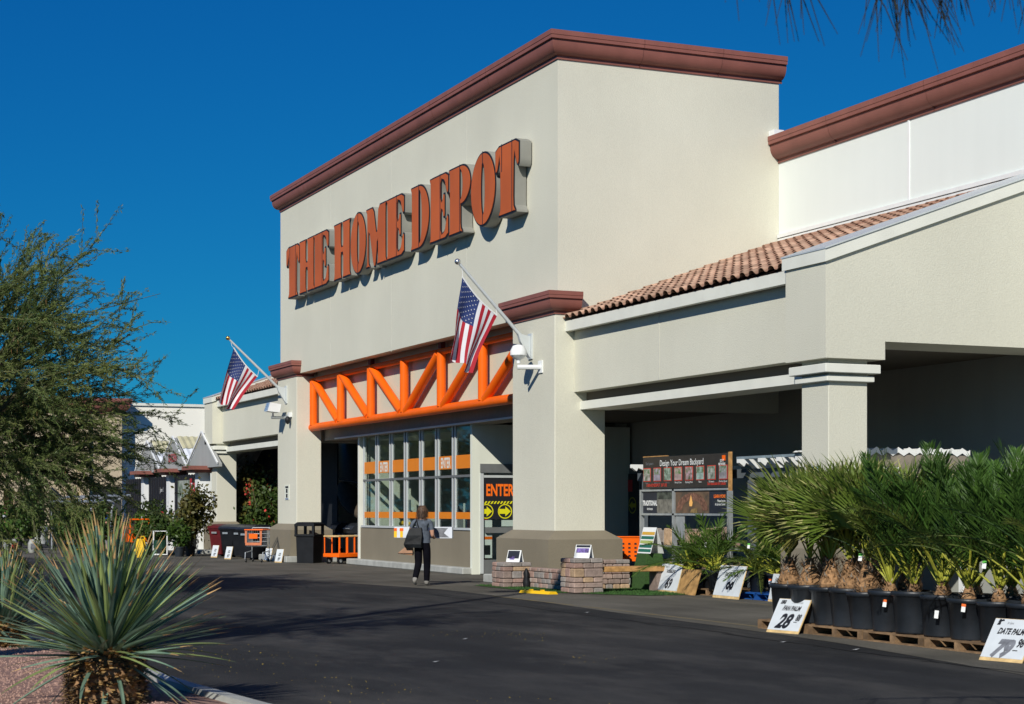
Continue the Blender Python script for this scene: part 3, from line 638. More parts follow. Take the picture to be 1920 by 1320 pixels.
# ------------------------------------------------------------------ garden centre, neighbours, light poles
gc = thing("garden_center", (-69, YT, 0), "gray gabled garden center with corrugated roofs and black mesh fence", "building")
gray_p = mat("gray_panel", (.33, .34, .33), .8, .06, 1, streak=.05)
corr_w = mat("corrugated_white", (.72, .76, .80), .5, .05, 2); corr_y = mat("corrugated_tan", (.52, .49, .31), .6, .1, 3)
mesh_b = mat("black_mesh", (.010, .013, .018), .7, .3, 20)
RX = [-73.6, -68.8, -64.0]
for k, x in enumerate(RX):
    hw = 2.4
    P("gable", gray_p, MB().prism([(-hw,3.12),(hw,3.12),(hw,3.22),(0,4.40),(-hw,3.22)], (x,YT,0), (1,0,0), (0,0,1), (0,1,0), 0, .12), gc)
    for sgn in ((-1, 1) if x < -65 else (-1,)):
        ro = MB(); n = 30; vs_ = []; fs_ = []
        for j in range(n*2+1):
            y = YT+.14+j*.12
            for i in range(2): q = i; vs_.append((x+sgn*hw*q, y, 4.42-1.18*q+(.03 if j % 2 else 0)))
        fs_ = [(2*j, 2*j+1, 2*j+3, 2*j+2) for j in range(n*2)]
        P("roof_sheet", corr_w, ro.add(vs_, fs_), gc, fix=False)
        P("translucent_sheet", corr_y, MB().add([(v[0], v[1], v[2]+.03) if i % 2 == 0 else (x+sgn*hw*.42, v[1], 4.42-1.18*.42+.03+(.03 if (i//2) % 2 else 0)) for i, v in enumerate(vs_)], fs_), gc, fix=False)
    P("rake_trim", white_p, MB().bar((x-hw,YT-.04,3.24),(x,YT-.04,4.45),.07,.05,(0,1,0)).bar((x,YT-.04,4.45),(x+hw,YT-.04,3.24),.07,.05,(0,1,0)), gc)
for x in RX:
    P("post", white_p, MB().box(x-.27, x+.27, YT-.22, YT+.22, 0, 2.94), gc)
    P("post_cap", brown, MB().box(x-.55, x+.55, YT-.46, YT+.46, 2.94, 3.04).box(x-.75, x+.75, YT-.6, YT+.6, 3.04, 3.18), gc)
for a, b in zip([-78.4]+RX[:-1], RX):
    fp = P("mesh_panel", mesh_b, MB().box(a+.28, b-.28, YT-.02, YT+.02, .05, 2.9), gc)
    for i in range(9):
        x = a+.6+i*(b-a-1.2)/8; P("picket", black_trim, MB().box(x-.02, x+.02, YT-.06, YT-.021, .05, 2.92), fp)
P("lettering", red, text_mb("GARDEN", MB(), (-68.9, YT-.02, 3.46), (1,0,0), (0,0,1), .46, .006, .80), gc, fix=False)
P("banner", mat("banner_green", (.08, .13, .07), .7, .6, 3, col2=(.38, .40, .36)), MB().box(-67.6, -65.6, YT-.10, YT-.07, 1.2, 2.7), gc)
P("banner", red, MB().box(-65.6, -64.75, YT-.10, YT-.07, 1.2, 2.75), gc)
P("banner_text", white_p, text_mb("The\nCare", MB(), (-65.18, YT-.105, 2.35), (1,0,0), (0,0,1), .34, .005, .9), gc, fix=False)
for x in (-73.2, -70.6):
    P("notice", red, MB().box(x, x+.42, YT-.12, YT-.09, 1.05, 1.55), gc)
P("lettering", white_p, text_mb("June 1", MB(), (-70.6, YT-.07, 2.3), (1,0,0), (0,0,1), .26), gc, fix=False)
P("lettering", white_p, text_mb("fall 2", MB(), (-70.6, YT-.07, 1.75), (1,0,0), (0,0,1), .22), gc, fix=False)
P("side_fence", mesh_b, MB().box(-72, -56, 18.0, 18.05, 0, 4.2), gc)
P("post", white_p, MB().box(-67.9, -67.2, 17.6, 17.98, 0, 4.0), gc)
P("post", white_p, MB().box(-61.9, -61.5, 17.7, 17.98, 0, 4.0), gc)

nb = thing("neighbor_building", (-112, 16, 0), "beige building with brown cornice far behind the left tree", "building")
P("wall", beige, MB().box(-130, -99, 2, 19.3, 0, 6.95), nb)
P("cornice", brown, MB().sweep(cornice_prof(6.9, .85, .5), [(-99, 2), (-99, 19.3), (-104, 19.3)]).box(-129,-99.01,2.1,19.25,6.9,7.7), nb, smooth=30)
P("opening", dark, MB().box(-99.05, -98.97, 17.7, 19.25, .0, 2.85), nb)
P("canopy", beige, MB().box(-98.95, -97.4, 11.5, 15.2, 2.6, 3.1), nb)
for y in (12.2, 13.3, 14.6): P("pier", beige, MB().box(-98.2, -97.4, y, y+.5, 0, 2.598), nb)
P("pilaster", beige, MB().box(-98.96, -98.7, 17.0, 17.45, 0, 6.9), nb)
wh = thing("warehouse", (-110, 40, 0), "long white flat roofed warehouse wall behind the garden center", "building")
P("wall", white_far, MB().box(-135, -100, 19.35, 90, 0, 7.45), wh)
P("parapet_cap", trimw, MB().box(-100.2, -99.9, 19.36, 90, 7.452, 7.60), wh)
P("downpipe", trimw, MB().box(-99.99, -99.8, 24.5, 24.7, 0, 7.4), wh)

def light_pole(x, y, h, name, lab, arms):
    o = thing(name, (x, y, 0), lab, "light pole", "parking lot lights")
    P("pole", brown_d, MB().lathe([(.16, .7), (.09, h)], (x, y, 0), 10), o); P("footing", concrete, MB().lathe([(.3, 0), (.3, .75), (.26, .8)], (x, y, 0), 16), o)
    P("arm", brown_d, MB().box(x-.06, x+.06, y-arms, y+arms, h-.05, h+.05), o)
    for sgn in (-1, 1): P("lamp_head", brown_d, MB().bbox(x-.25, x+.25, y+sgn*arms*.62-.38, y+sgn*arms*.62+.38, h+.05, h+.25, .03), o)
brown_d = mat("dark_bronze", (.055, .032, .024), .5, .05)
light_pole(-84, 12.65, 4.9, "light_pole", "dark bronze light pole with twin heads before the white wall", 1.1)
light_pole(-17.6, 1.1, 11.9, "light_pole", "tall parking lot light pole just outside the left of the view", 1.0)

# ------------------------------------------------------------------ shrubs and trees
def leaf_cloud(c, rx, ry, rz, n, size, seed, clump=.45, stretch=1.8, nclump=14):
    r = random.Random(seed); m = MB(); cl = []
    for i in range(nclump):
        while True:
            p = Vector((r.uniform(-1,1), r.uniform(-1,1), r.uniform(-1,1)))
            if .25 < p.length < 1: break
        cl.append((p*.78, r.uniform(.6, 1.25)))
    vs_ = []; fs_ = []
    for i in range(n):
        k, sc_ = r.choice(cl); d = Vector((r.gauss(0,1), r.gauss(0,1), r.gauss(0,1)))*clump*.5*sc_
        p = k + d
        if p.length > 1.25: continue
        q = Vector((c[0]+p.x*rx, c[1]+p.y*ry, c[2]+p.z*rz))
        a = Vector((r.gauss(0,1), r.gauss(0,1), r.gauss(0,1)+.3)).normalized(); b = a.cross(Vector((r.gauss(0,1), r.gauss(0,1), r.gauss(0,1)))).normalized()
        s1 = size*r.uniform(.6, 1.3); s2 = s1/stretch; bi = len(vs_)
        vs_ += [q-a*s1*.5, q+b*s2*.5, q+a*s1*.5, q-b*s2*.5]; fs_.append((bi, bi+1, bi+2, bi+3))
    return m.add(vs_, fs_)
def shrub(name, x, y, h, rad, n, size, mt, lab, cat="shrub", z0=.25, group=None, pot=True, flowers=None, seed=1, stems=3, z_base=0.):
    o = thing(name, (x, y, z_base), lab, cat, group); r = random.Random(seed)
    zc = z0+(h-z0)*.55
    P("foliage", mt, leaf_cloud((x, y, zc+z_base), rad, rad, (h-z0)*.55, n, size, seed), o, fix=False)
    sm = MB()
    for i in range(stems):
        a = r.uniform(0, 6.28); e = rad*.5; sm.tube([(x, y, z_base+.1), (x+math.cos(a)*e*.4, y+math.sin(a)*e*.4, z_base+zc*.7), (x+math.cos(a)*e, y+math.sin(a)*e, z_base+h*.85)], [.025, .018, .006], 5)
    P("stem", bark, sm, o)
    if pot: P("pot", pot_m, MB().lathe([(.14, 0), (.18, .30), (.195, .30), (.195, .34), (.16, .34), (.15, .28)], (x, y, z_base), 14), o, smooth=40)
    if flowers: P("flowers", flowers, leaf_cloud((x, y, zc+z_base+.15), rad*.95, rad*.95, (h-z0)*.5, n//45, size*.6, seed+5, .25, 1.3, 5), o, fix=False, kind="stuff")
    return o
NG = "nursery plants along the garden front"
shrub("potted_shrub", -59.9, 14.0, 2.5, .75, 2300, .16, lf_shy, "tall olive shrub left of the far arcade pillar", group=NG, seed=3)
shrub("potted_shrub", -62.9, 13.6, 1.75, .85, 2000, .16, lf_sh, "dark green shrub with magenta blossom at the garden front", group=NG, flowers=flower_p, seed=4)
shrub("potted_shrub", -61.2, 13.3, 1.5, .65, 1500, .15, lf_sh, "broad dark bush before the olive shrub", group=NG, seed=5)
shrub("potted_shrub", -59.3, 13.5, 1.15, .4, 1200, .14, lf_cit, "leafy green bush beside the pillar base", group=NG, seed=6)
shrub("potted_shrub", -66.6, 12.6, 1.65, .9, 1600, .14, lf_cit, "bright green feathery bush below the red notices", group=NG, seed=7)
shrub("potted_shrub", -70.0, 12.2, 1.95, 1.2, 1900, .17, lf_shy, "dull olive bush under the steel rails", group=NG, seed=8)
shrub("citrus_tree", -74.5, 10.3, 2.15, 1.0, 1900, .20, lf_cit, "glossy citrus tree in front of the beige building", "tree", group=NG, seed=9)
shrub("citrus_tree", -70.8, 9.2, 1.35, .8, 1200, .17, lf_cit, "low citrus tree nearer the left edge", "tree", group=NG, seed=10)
shrub("citrus_tree", -77.5, 11.3, 2.6, .7, 1100, .18, lf_sh, "slender dark tree beside the citrus", "tree", group=NG, seed=11)
shrub("potted_shrub", -63.4, 17.2, 3.5, .85, 2600, .18, lf_shy, "tall bronze green shrub inside the left arcade", group=NG, flowers=flower_r, seed=12)
shrub("potted_shrub", -61.3, 17.0, 2.9, .9, 2600, .17, lf_sh, "dark green shrub inside the left arcade by the entrance column", group=NG, flowers=flower_r, seed=13)
shrub("potted_shrub", -65.2, 17.2, 2.7, .8, 2200, .17, lf_sh, "dark leafy shrub just behind the far arcade pillar", group=NG, seed=14)

shrub("potted_shrub", -63.4, 10.5, 1.55, .8, 1500, .14, lf_cit, "rounded green bush low behind the left side of the big yucca", group=NG, seed=15)
shrub("potted_shrub", -63.6, 11.5, 1.75, .8, 1500, .15, lf_sh, "dark rounded bush behind the middle of the big yucca", group=NG, seed=16)
shrub("potted_shrub", -61.6, 12.75, 1.35, .6, 1200, .13, lf_cit, "small green bush beside the orange flatbed cart", group=NG, seed=17)
def branching_tree(name, x, y, lab, h_trunk, crown_c, crown_r, n_main, seed, n_sub, n_twig, leaf_n, leaf_size, lm, pods=0):
    """trunk, limbs that fan out, long straight twigs and narrow leaflets laid along them"""
    r = random.Random(seed); o = thing(name, (x, y, 0), lab, "tree")
    trunk = MB(); tw = MB(); C = Vector(crown_c); base = Vector((x, y, 0)); fork = Vector((x, y, h_trunk))
    trunk.tube([base, base+Vector((.05,.03,h_trunk*.5)), fork], [.24, .19, .16], 10)
    lv = []; lf = []; pv = MB(); G = lambda s_: Vector((r.gauss(0,s_), r.gauss(0,s_), r.gauss(0,s_)))
    def strand(q0, q1, n, w_):
        d = (q1-q0); L_ = d.length; d = d/max(L_, 1e-6)
        for i in range(n):
            q = q0 + d*L_*r.random() + G(.018); a_ = (d + G(.55)).normalized(); b_ = a_.cross(G(1)).normalized(); s1 = leaf_size*r.uniform(.5, 1.4); s2 = s1*w_; bi = len(lv)
            lv.extend([q-a_*s1*.5, q+b_*s2*.5, q+a_*s1*.5, q-b_*s2*.5]); lf.append((bi, bi+1, bi+2, bi+3))
    for i in range(n_main):
        th = 2.39996*i + r.uniform(-.3,.3); ph = math.acos(1-1.6*(i+.5)/n_main)
        out = Vector((math.cos(th)*math.sin(ph), math.sin(th)*math.sin(ph), math.cos(ph)))
        tgt = C + Vector((out.x*crown_r[0], out.y*crown_r[1], out.z*crown_r[2]))*r.uniform(.45,.62)
        mid = fork.lerp(tgt, .5) + Vector((r.uniform(-.2,.2), r.uniform(-.2,.2), r.uniform(0,.3)))
        trunk.tube([fork, mid, tgt], [.09, .05, .022], 6)
        for j in range(n_sub):
            s0 = mid.lerp(tgt, r.random()**.7); d = (out*1.1 + G(.45) + Vector((0,0,.12))).normalized()
            L_ = r.uniform(.6, 1.25)*crown_r[0]*.5; p1 = s0+d*L_*.5+Vector((0,0,r.uniform(0,.12))); p2 = s0+d*L_+Vector((0,0,r.uniform(-.15,.12)))
            tw.tube([s0, p1, p2], [.013, .009, .004], 4, False)
            strand(s0, p1, leaf_n, .18); strand(p1, p2, leaf_n, .18)
            for k in range(n_twig):
                u = r.random(); q0 = s0.lerp(p1, u*2) if u < .5 else p1.lerp(p2, u*2-1)
                d2 = (d*1.0 + G(.5)).normalized(); L2 = r.uniform(.3, .95); q1 = q0+d2*L2*.55; q2 = q0+d2*L2+Vector((0,0,r.uniform(-.16,.05)))
                tw.tube([q0, q1, q2], [.005, .004, .002], 3, False)
                strand(q0, q1, leaf_n, .18); strand(q1, q2, leaf_n, .18)
    for i in range(pods):
        q = Vector(r.choice(lv)); q.z -= .05; pv.add([q, q+Vector((.012,.0,-.04)), q+Vector((.0,.01,-.13)), q+Vector((-.012,0,-.05))], [(0,1,2,3)])
    P("trunk", bark, trunk, o); P("twigs", mat("green_twig", (.10, .105, .04), .8, .3, 4), tw, o, fix=False, kind="stuff")
    P("crown", lm, MB().add(lv, lf), o, fix=False)
    if pods: P("seed_pods", mat("pod_tan", (.38,.20,.08), .8, .2), pv, o, fix=False, kind="stuff")
    return o
branching_tree("palo_verde_tree", -33.2, 2.9, "wispy palo verde tree filling the left edge of the view", 1.6, (-33.0, 2.95, 3.5), (4.2, 4.2, 3.85), 56, 21, 9, 11, 30, .080, lf_pv, 320)
branching_tree("palo_verde_tree", -14.3, -2.2, "tall palo verde tree left of the view casting shade on the drive", 5.0, (-14.3, -1.9, 9.0), (2.3, 2.3, 1.9), 14, 22, 6, 6, 6, .16, lf_pv)
for k, (x, y, lb) in enumerate(((-112, -9, "dense shade tree far across the parking lot, nearest the store axis"), (-104, -15, "dense shade tree far across the parking lot, second along"), (-118, -2.5, "dense shade tree far across the parking lot, behind the first"), (-100, -21, "dense shade tree far across the parking lot, last in the row"))):
    o = thing("shade_tree", (x, y, 0), lb, "tree", "shade trees across the lot")
    P("trunk", bark, MB().tube([(x,y,0),(x+.2,y,2.2),(x,y,4.5)], [.3,.25,.12], 8), o); P("crown", lf_sh, leaf_cloud((x, y, 4.6), 4.6, 4.6, 4.2, 5200, .55, 400+k, .5, 1.6, 26), o, fix=False)
# needles hanging into the top of the view from a tree beside the camera
nt_ = thing("drooping_tree", (-4.6, 8.0, 0), "dark drooping twigs of a tree hanging in at the top right", "tree")
P("trunk", bark, MB().tube([(-4.6,8.0,0),(-4.65,7.95,2.4),(-4.9,7.7,4.6)], [.2,.16,.12], 10).tube([(-4.9,7.7,4.6),(-5.7,6.4,5.0),(-6.5,5.2,4.62),(-6.95,4.6,4.58)], [.09,.06,.04,.02], 7).tube([(-5.7,6.4,5.0),(-6.2,6.0,4.9),(-6.6,5.6,4.75)], [.04,.025,.012], 6), nt_)
r_ = random.Random(5); tw = MB()
for (cx, cy, cz, n, L0, L1) in ((-6.62,4.74,4.00,60,.14,.46),(-6.50,4.95,4.02,30,.12,.30),(-6.85,4.34,4.02,14,.2,.36),(-6.32,5.22,4.02,34,.12,.32),(-6.95,4.1,4.0,6,.1,.20),(-7.2,3.75,4.0,3,.1,.14),(-6.2,5.45,4.05,24,.1,.32)):
    for i in range(n):
        a = r_.uniform(0, 6.28); sp = r_.uniform(.05, .6); L_ = r_.uniform(L0, L1); p0 = Vector((cx+r_.gauss(0,.06), cy+r_.gauss(0,.06), cz+r_.uniform(0,.12)))
        d = Vector((math.cos(a)*sp+.12, math.sin(a)*sp+.12, -.75)).normalized()
        tw.tube([p0, p0+d*L_*.5+Vector((0,0,.02)), p0+d*L_+Vector((0,0,-.05))], [.0038, .0032, .0014], 4, False)
P("twigs", twig_m, tw, nt_, fix=False, kind="stuff")
for (cx, cy, cz, px_, py_, pz_) in ((-6.62,4.74,4.12,-6.9,4.65,4.58),(-6.50,4.95,4.14,-6.55,5.1,4.61),(-6.85,4.34,4.14,-7.0,4.5,4.57),(-6.32,5.22,4.14,-6.5,5.2,4.62),(-6.95,4.1,4.12,-7.1,4.2,4.54),(-7.2,3.75,4.12,-7.25,3.8,4.52),(-6.2,5.45,4.17,-6.3,5.5,4.72)):
    P("twig_stem", twig_m, MB().tube([(px_,py_,pz_),((px_+cx)/2+.03,(py_+cy)/2,(pz_+cz)/2+.06),(cx,cy,cz-.1)], [.014,.010,.005], 6), nt_)
P("limb", bark, MB().tube([(-6.93,4.62,4.585),(-7.1,4.2,4.545),(-7.3,3.6,4.5)], [.021,.016,.010], 6), nt_)

# ------------------------------------------------------------------ planting island with yuccas
def island(z0, z1, off):
    pts = [(-10.5,3.9),(-13.0,3.62),(-14.8,3.46),(-16.6,3.40),(-18.4,3.36),(-20.2,3.22),(-21.4,2.95),(-22.2,2.4),(-22.4,1.5),(-22.2,0.4),(-10.5,.2)]
    cx, cy = -17.5, 1.8; return [(x+(cx-x)*off, y+(cy-y)*off, z) for x, y in pts for z in (z0,)], [(x+(cx-x)*off, y+(cy-y)*off, z1) for x, y in pts]
kb = MB(); a0, a1 = island(0, .14, 0); b0, b1 = island(.02, .14, .085); n = len(a0)
kb.add(a0+a1+b1+b0, [(i, i+1, n+i+1, n+i) for i in range(n-1)] + [(n+i, n+i+1, 2*n+i+1, 2*n+i) for i in range(n-1)] + [(2*n+i, 2*n+i+1, 3*n+i+1, 3*n+i) for i in range(n-1)])
fix_normals(kb.build("island_kerb", concrete, kind="structure", label="pale concrete kerb round the planting island"))
gv_m = mat("pink_gravel", (.20, .115, .09), .95, 0, 14, .6, 60, col2=(.33, .20, .155), fine=.3)
gr = MB(); gb = [(x, y, .09) for x, y, z in b1]; gr.add(gb, [tuple(range(n))]); fix_normals(gr.build("island_soil", gv_m, kind="structure", label="pinkish gravel bed of the planting island"))
st_ = MB(); r_ = random.Random(8)
for i in range(9000):
    x, y = r_.uniform(-22, -13.2), r_.uniform(.6, 3.25)
    if y > 3.02 - max(0, (-19.5-x))*.35: continue
    s_ = r_.uniform(.006, .018); z = .09; a = r_.uniform(0, 6.28); c_, d_ = math.cos(a)*s_, math.sin(a)*s_
    st_.add([(x+c_, y+d_, z), (x-d_, y+c_*.8, z), (x-c_*.9, y-d_, z), (x+d_, y-c_, z), (x+c_*.2, y, z+s_*.9)], [(0,1,4),(1,2,4),(2,3,4),(3,0,4)])
st_.build("gravel", mat("gravel_stone", (.24, .14, .11), .95, 0, 30, col2=(.42, .27, .21)), kind="stuff", label="loose pink gravel covering the island", cat="gravel")

def blade_mesh(L_, wd, droop, seed, mats, tip=.12, fold=.25):
    """one yucca leaf: folded tapering strip along +x with a dry tip"""
    m = MB(); n = 8; r = random.Random(seed); vs_ = []; bend = r.uniform(-.16, .16)
    for i in range(n+1):
        u = i/n; wv = wd*(.55+.45*min(1, u*3))*(1-u**3.2)*.5 + .0012; x = L_*u; z = -droop*L_*u*u; y = bend*L_*u*u
        vs_ += [(x, y-wv, z+wv*fold), (x, y, z-wv*fold*.4), (x, y+wv, z+wv*fold)]
    for i in range(n):
        m.m = 1 if i >= n*(1-tip) else 0; a = i*3
        m.add([vs_[a], vs_[a+1], vs_[a+4], vs_[a+3]], [(0,1,2,3)]); m.add([vs_[a+1], vs_[a+2], vs_[a+5], vs_[a+4]], [(0,1,2,3)])
    return m.mesh("leaf", mats)
YB = [blade_mesh(1.0, .035, dr_, k, [lf_yucca if k % 3 else lf_yucca_g, dry], .10 + .05*(k % 3)) for k, dr_ in enumerate((.0, .03, .08, .02, .14, .05, .22, .10, .0))]
def yucca(x, y, ztop, trad, L_, n, lab, seed):
    r = random.Random(seed); o = thing("yucca", (x, y, .09), lab, "yucca", "yuccas on the planting island")
    core = MB().lathe([(trad*.95, 0), (trad*1.12, ztop*.35), (trad, ztop*.75), (trad*.55, ztop)], (x, y, .05), 18); P("trunk", fiber, core, o, smooth=60)
    sk = MB()
    for i in range(1500):
        a = r.uniform(0, 6.28); h_ = r.random(); rr = trad*(1.1 - .35*max(0, h_-.5)); p = Vector((x+math.cos(a)*rr, y+math.sin(a)*rr, .06+ztop*h_))
        out = Vector((math.cos(a), math.sin(a), r.uniform(-.5, .7))).normalized(); sd = Vector((-math.sin(a), math.cos(a), 0)); wv = r.uniform(.010, .026); l_ = r.uniform(.03, .07)
        sk.m = 1 if r.random() < .35 else 0
        sk.add([p-sd*wv, p+sd*wv, p+out*l_+sd*wv*.6, p+out*l_-sd*wv*.6, p+out*l_*.6+Vector((0,0,-.012))], [(0,1,2,3),(0,1,4)])
    P("leaf_scars", [mat("scar_tan", (.38, .24, .09), .9, .35, 14), mat("scar_dark", (.10, .07, .04), .95, .3, 14)], sk, o, fix=False, kind="stuff")
    for i in range(n):
        u = (i+.5)/n; a = i*2.39996 + r.uniform(-.2, .2)
        el = R(88 - 88*u**1.25 + r.uniform(-9, 9)) if u < .96 else R(r.uniform(-50, -5)); L2 = L_*r.uniform(.82, 1.1)*(1 - .12*(u > .9))
        k = r.choice((0, 1, 3, 5, 8)) if u < .45 else r.choice((1, 2, 3, 5, 7)) if u < .8 else r.choice((4, 6, 7, 2))
        inst(YB[k], "leaf", o, (math.cos(a)*trad*.35*u, math.sin(a)*trad*.35*u, ztop-.02-.10*u), (r.uniform(-.5,.5), -el, a), (L2, 1.0*r.uniform(.8,1.25), 1.0*L2))
yucca(-13.95, 2.60, .47, .27, .97, 440, "large blue green yucca with shaggy trunk in the left foreground", 31)
yucca(-20.2, 2.62, .30, .22, .82, 200, "smaller yucca cut off by the left edge of the view", 32)

# ------------------------------------------------------------------ potted palms on pallets
def fan_leaf(seed):
    """petiole along +x, then a fan of folded segments with dry split tips"""
    r = random.Random(seed); m = MB(); Lp = .42; m.m = 1
    m.tube([(0,0,0),(Lp*.5,0,.05),(Lp,0,.04)], [.012,.009,.007], 5); m.m = 0; n = 30; hub = Vector((Lp,0,.04))
    for i in range(n):
        a = R(-98 + 196*i/(n-1) + r.uniform(-2,2)); L_ = (.52+.13*math.cos(a))*r.uniform(.9,1.08); d = Vector((math.cos(a)*.86, math.sin(a), -.18+.10*abs(math.sin(a)))).normalized(); sd = Vector((-math.sin(a), math.cos(a), 0))
        up = Vector((0,0,1)); w1 = .020; dr = r.uniform(.02,.12)
        p0 = hub; p1 = hub+d*L_*.5+up*.015; p2 = hub+d*L_*.82-up*dr*.3; p3 = hub+d*L_-up*dr
        m.m = 0
        m.add([p0, p1-sd*w1+up*.010, p1-up*.006, p1+sd*w1+up*.010], [(0,1,2),(0,2,3)])
        m.add([p1-sd*w1+up*.010, p1-up*.006, p1+sd*w1+up*.010, p2-sd*w1*.45, p2+sd*w1*.45], [(0,1,3),(1,4,3),(1,2,4)])
        m.m = 2 if r.random() < .5 else 0; m.add([p2-sd*w1*.4, p2+sd*w1*.4, p3], [(0,1,2)])
    return m.mesh("leaf", [lf_fan, stalk, lf_fan_tip])
def feather_leaf(seed, L_, wl, n, lm, droop, curl=.35, thin=.011, stalk_l=.2):
    """arching midrib along +x with leaflets in two ranks"""
    r = random.Random(seed); m = MB(); m.m = 1
    P_ = lambda u: Vector((L_*u*(1-.12*u*u), 0, L_*(.10*u - droop*u**2.2)))
    m.tube([P_(i/8) for i in range(9)], [.014*(1-.85*i/8)+.002 for i in range(9)], 5)
    for q_ in range(len(m.mi)):
        if m.v[m.f[q_][0]].x > L_*.34: m.mi[q_] = 0
    m.m = 0
    for i in range(n):
        u = stalk_l + (1-stalk_l)*(i+.5)/n; p = P_(u); t_ = (P_(min(1,u+.02))-P_(u-.02)).normalized()
        ll = wl*(math.sin(math.pi*min(1,(u-stalk_l)/(1-stalk_l)*.86+.14))**.55)*r.uniform(.88,1.1)
        for sg in (-1, 1):
            d = (t_*(.75+.5*u) + Vector((0, sg, 0))*(1.0-.45*u) + Vector((r.uniform(-.2,.2),0,curl+r.uniform(-.3,.3)))).normalized(); sd = d.cross(Vector((0,0,1))).normalized()
            q1 = p+d*ll*.5; q2 = p+d*ll-Vector((0,0,ll*.12)); m.add([p-t_*.003, q1-sd*thin, q2, q1+sd*thin-Vector((0,0,.004)), p+t_*.003], [(0,1,2,3),(0,3,4)])
    return m.mesh("leaf", [lm, stalk])
FAN = [fan_leaf(k) for k in range(4)]
FAN.append(FAN[1].copy()); FAN[4].materials[0] = mat("leaf_fan_yellow", (.22, .21, .05), .6, .25, 5, transl=.25)
DATE = [feather_leaf(40+k, 1.30+.10*k, .31, 27, lf_date if k < 3 else lf_date_l, (.22,.38,.12,.52)[k], .40, .0085, .18) for k in range(4)]
AREC = [feather_leaf(60+k, .80, .21, 18, lf_arec, (.35,.60,.25)[k], .25, .007, .28) for k in range(3)]
SAGO = [feather_leaf(70+k, .75, .12, 34, lf_date_l if k else lf_arec, (.5,.3,.7)[k], .35, .006, .12) for k in range(3)]
POT = MB().lathe([(.20, 0), (.205, .02), (.245, .42), (.265, .425), (.268, .475), (.255, .48), (.25, .44), (.0, .435)], (0,0,0), 22)
pot_me = POT.mesh("pot", pot_m, smooth=False)
for p_ in pot_me.polygons: p_.use_smooth = True
SPOT = MB().lathe([(.13, 0), (.165, .30), (.18, .305), (.182, .345), (.17, .345), (.16, .32), (0, .315)], (0,0,0), 18); spot_me = SPOT.mesh("pot", pot_m, smooth=True)
soil_m = mat("soil", (.05, .035, .022), .95, .4, 20)
def fiber_trunk(h, r0, r1, seed, n=90, shag=.07):
    r = random.Random(seed); m = MB(); m.lathe([(r0*.8, 0), (r0, h*.25), (r1, h*.7), (r1*.5, h)], (0,0,0), 12)
    for i in range(n):
        a = r.uniform(0,6.28); z = h*r.random(); rr = r0+(r1-r0)*z/h; p = Vector((math.cos(a)*rr, math.sin(a)*rr, z)); sd = Vector((-math.sin(a), math.cos(a), 0)); l_ = shag*r.uniform(.5,1.5); wv = r.uniform(.008,.02)
        out = Vector((math.cos(a)*.6, math.sin(a)*.6, r.uniform(.3,1.1))).normalized(); m.m = 1 if r.random() < .28 else 0
        m.add([p-sd*wv, p+sd*wv, p+out*l_+sd*wv*.3], [(0,1,2)])
    return m.mesh("trunk", [fiber, fiber_w])
FT = [fiber_trunk(.42, .16, .085, k, 130, .08) for k in range(4)]
DT = [fiber_trunk(.22, .085, .05, 10+k, 40, .05) for k in range(3)]
tag_m = mat("tag_green", (.10, .45, .05), .6, .1); tag_o = mat("tag_orange", (.85, .16, .02), .6, .1)
def palm(name, x, y, z, kind, lab, group, seed, tag=None, n=None, sc_=1.0, lean=0.):
    r = random.Random(seed); o = thing(name, (x, y, z), lab, "palm", group, r.uniform(0, 6.28)); LOC[o] = Vector()
    small = kind in ("areca", "sago"); zp = .33 if small else .45
    inst(spot_me if small else pot_me, "pot", o, (0,0,0), (r.uniform(-.03,.03), r.uniform(-.03,.03), 0), r.uniform(.95, 1.05))
    if kind == "fan":
        inst(r.choice(FT), "trunk", o, (0, 0, zp-.03), (0, 0, r.uniform(0,6)))
        for i in range(n or 13):
            el = R(90 - 50*(i/(n or 13))**1.1 + r.uniform(-7,7)); a = i*2.39996+r.uniform(-.3,.3)
            inst(r.choice(FAN if i > 9 else FAN[:4]), "leaf", o, (0,0,zp+.38), (r.uniform(-.6,.6), -el, a), sc_*r.uniform(1.05,1.35))
    elif kind == "date":
        inst(r.choice(DT), "trunk", o, (0, 0, zp-.03), (0, 0, r.uniform(0,6)))
        for i in range(n or 17):
            el = R(88 - 50*(i/(n or 17))**1.1 + r.uniform(-6,6)); a = i*2.39996+r.uniform(-.3,.3)
            inst(DATE[3] if i > 11 and r.random() < .5 else r.choice(DATE[:3]), "leaf", o, (0,0,zp+.10), (r.uniform(-.4,.4), -el, a), sc_*r.uniform(.9,1.25))
    else:
        S_ = AREC if kind == "areca" else SAGO
        for i in range(n or 18):
            el = R(82 - 70*(i/(n or 18))**1.1 + r.uniform(-8,8)); a = i*2.39996+r.uniform(-.3,.3)
            inst(r.choice(S_), "leaf", o, (r.uniform(-.05,.05), r.uniform(-.05,.05), zp), (r.uniform(-.4,.4), -el, a), sc_*r.uniform(.8,1.15))
    if tag:
        rz = o.rotation_euler.z; tx, ty, tz, mt = tag
        m = MB().box(-.022, .022, -.003, .003, -.045, .045); lo_ = Vector((tx-x, ty-y, 0)); lo_.rotate(Matrix.Rotation(-rz, 3, 'Z'))
        t_ = inst(m.mesh("price_tag", white_p), "price_tag", o, (lo_.x, lo_.y, tz-z), (0, .12, -rz+.9))
        inst(MB().box(-.023, .023, -.005, .005, .015, .045).mesh("tag_band", mt), "tag_band", t_)
    return o
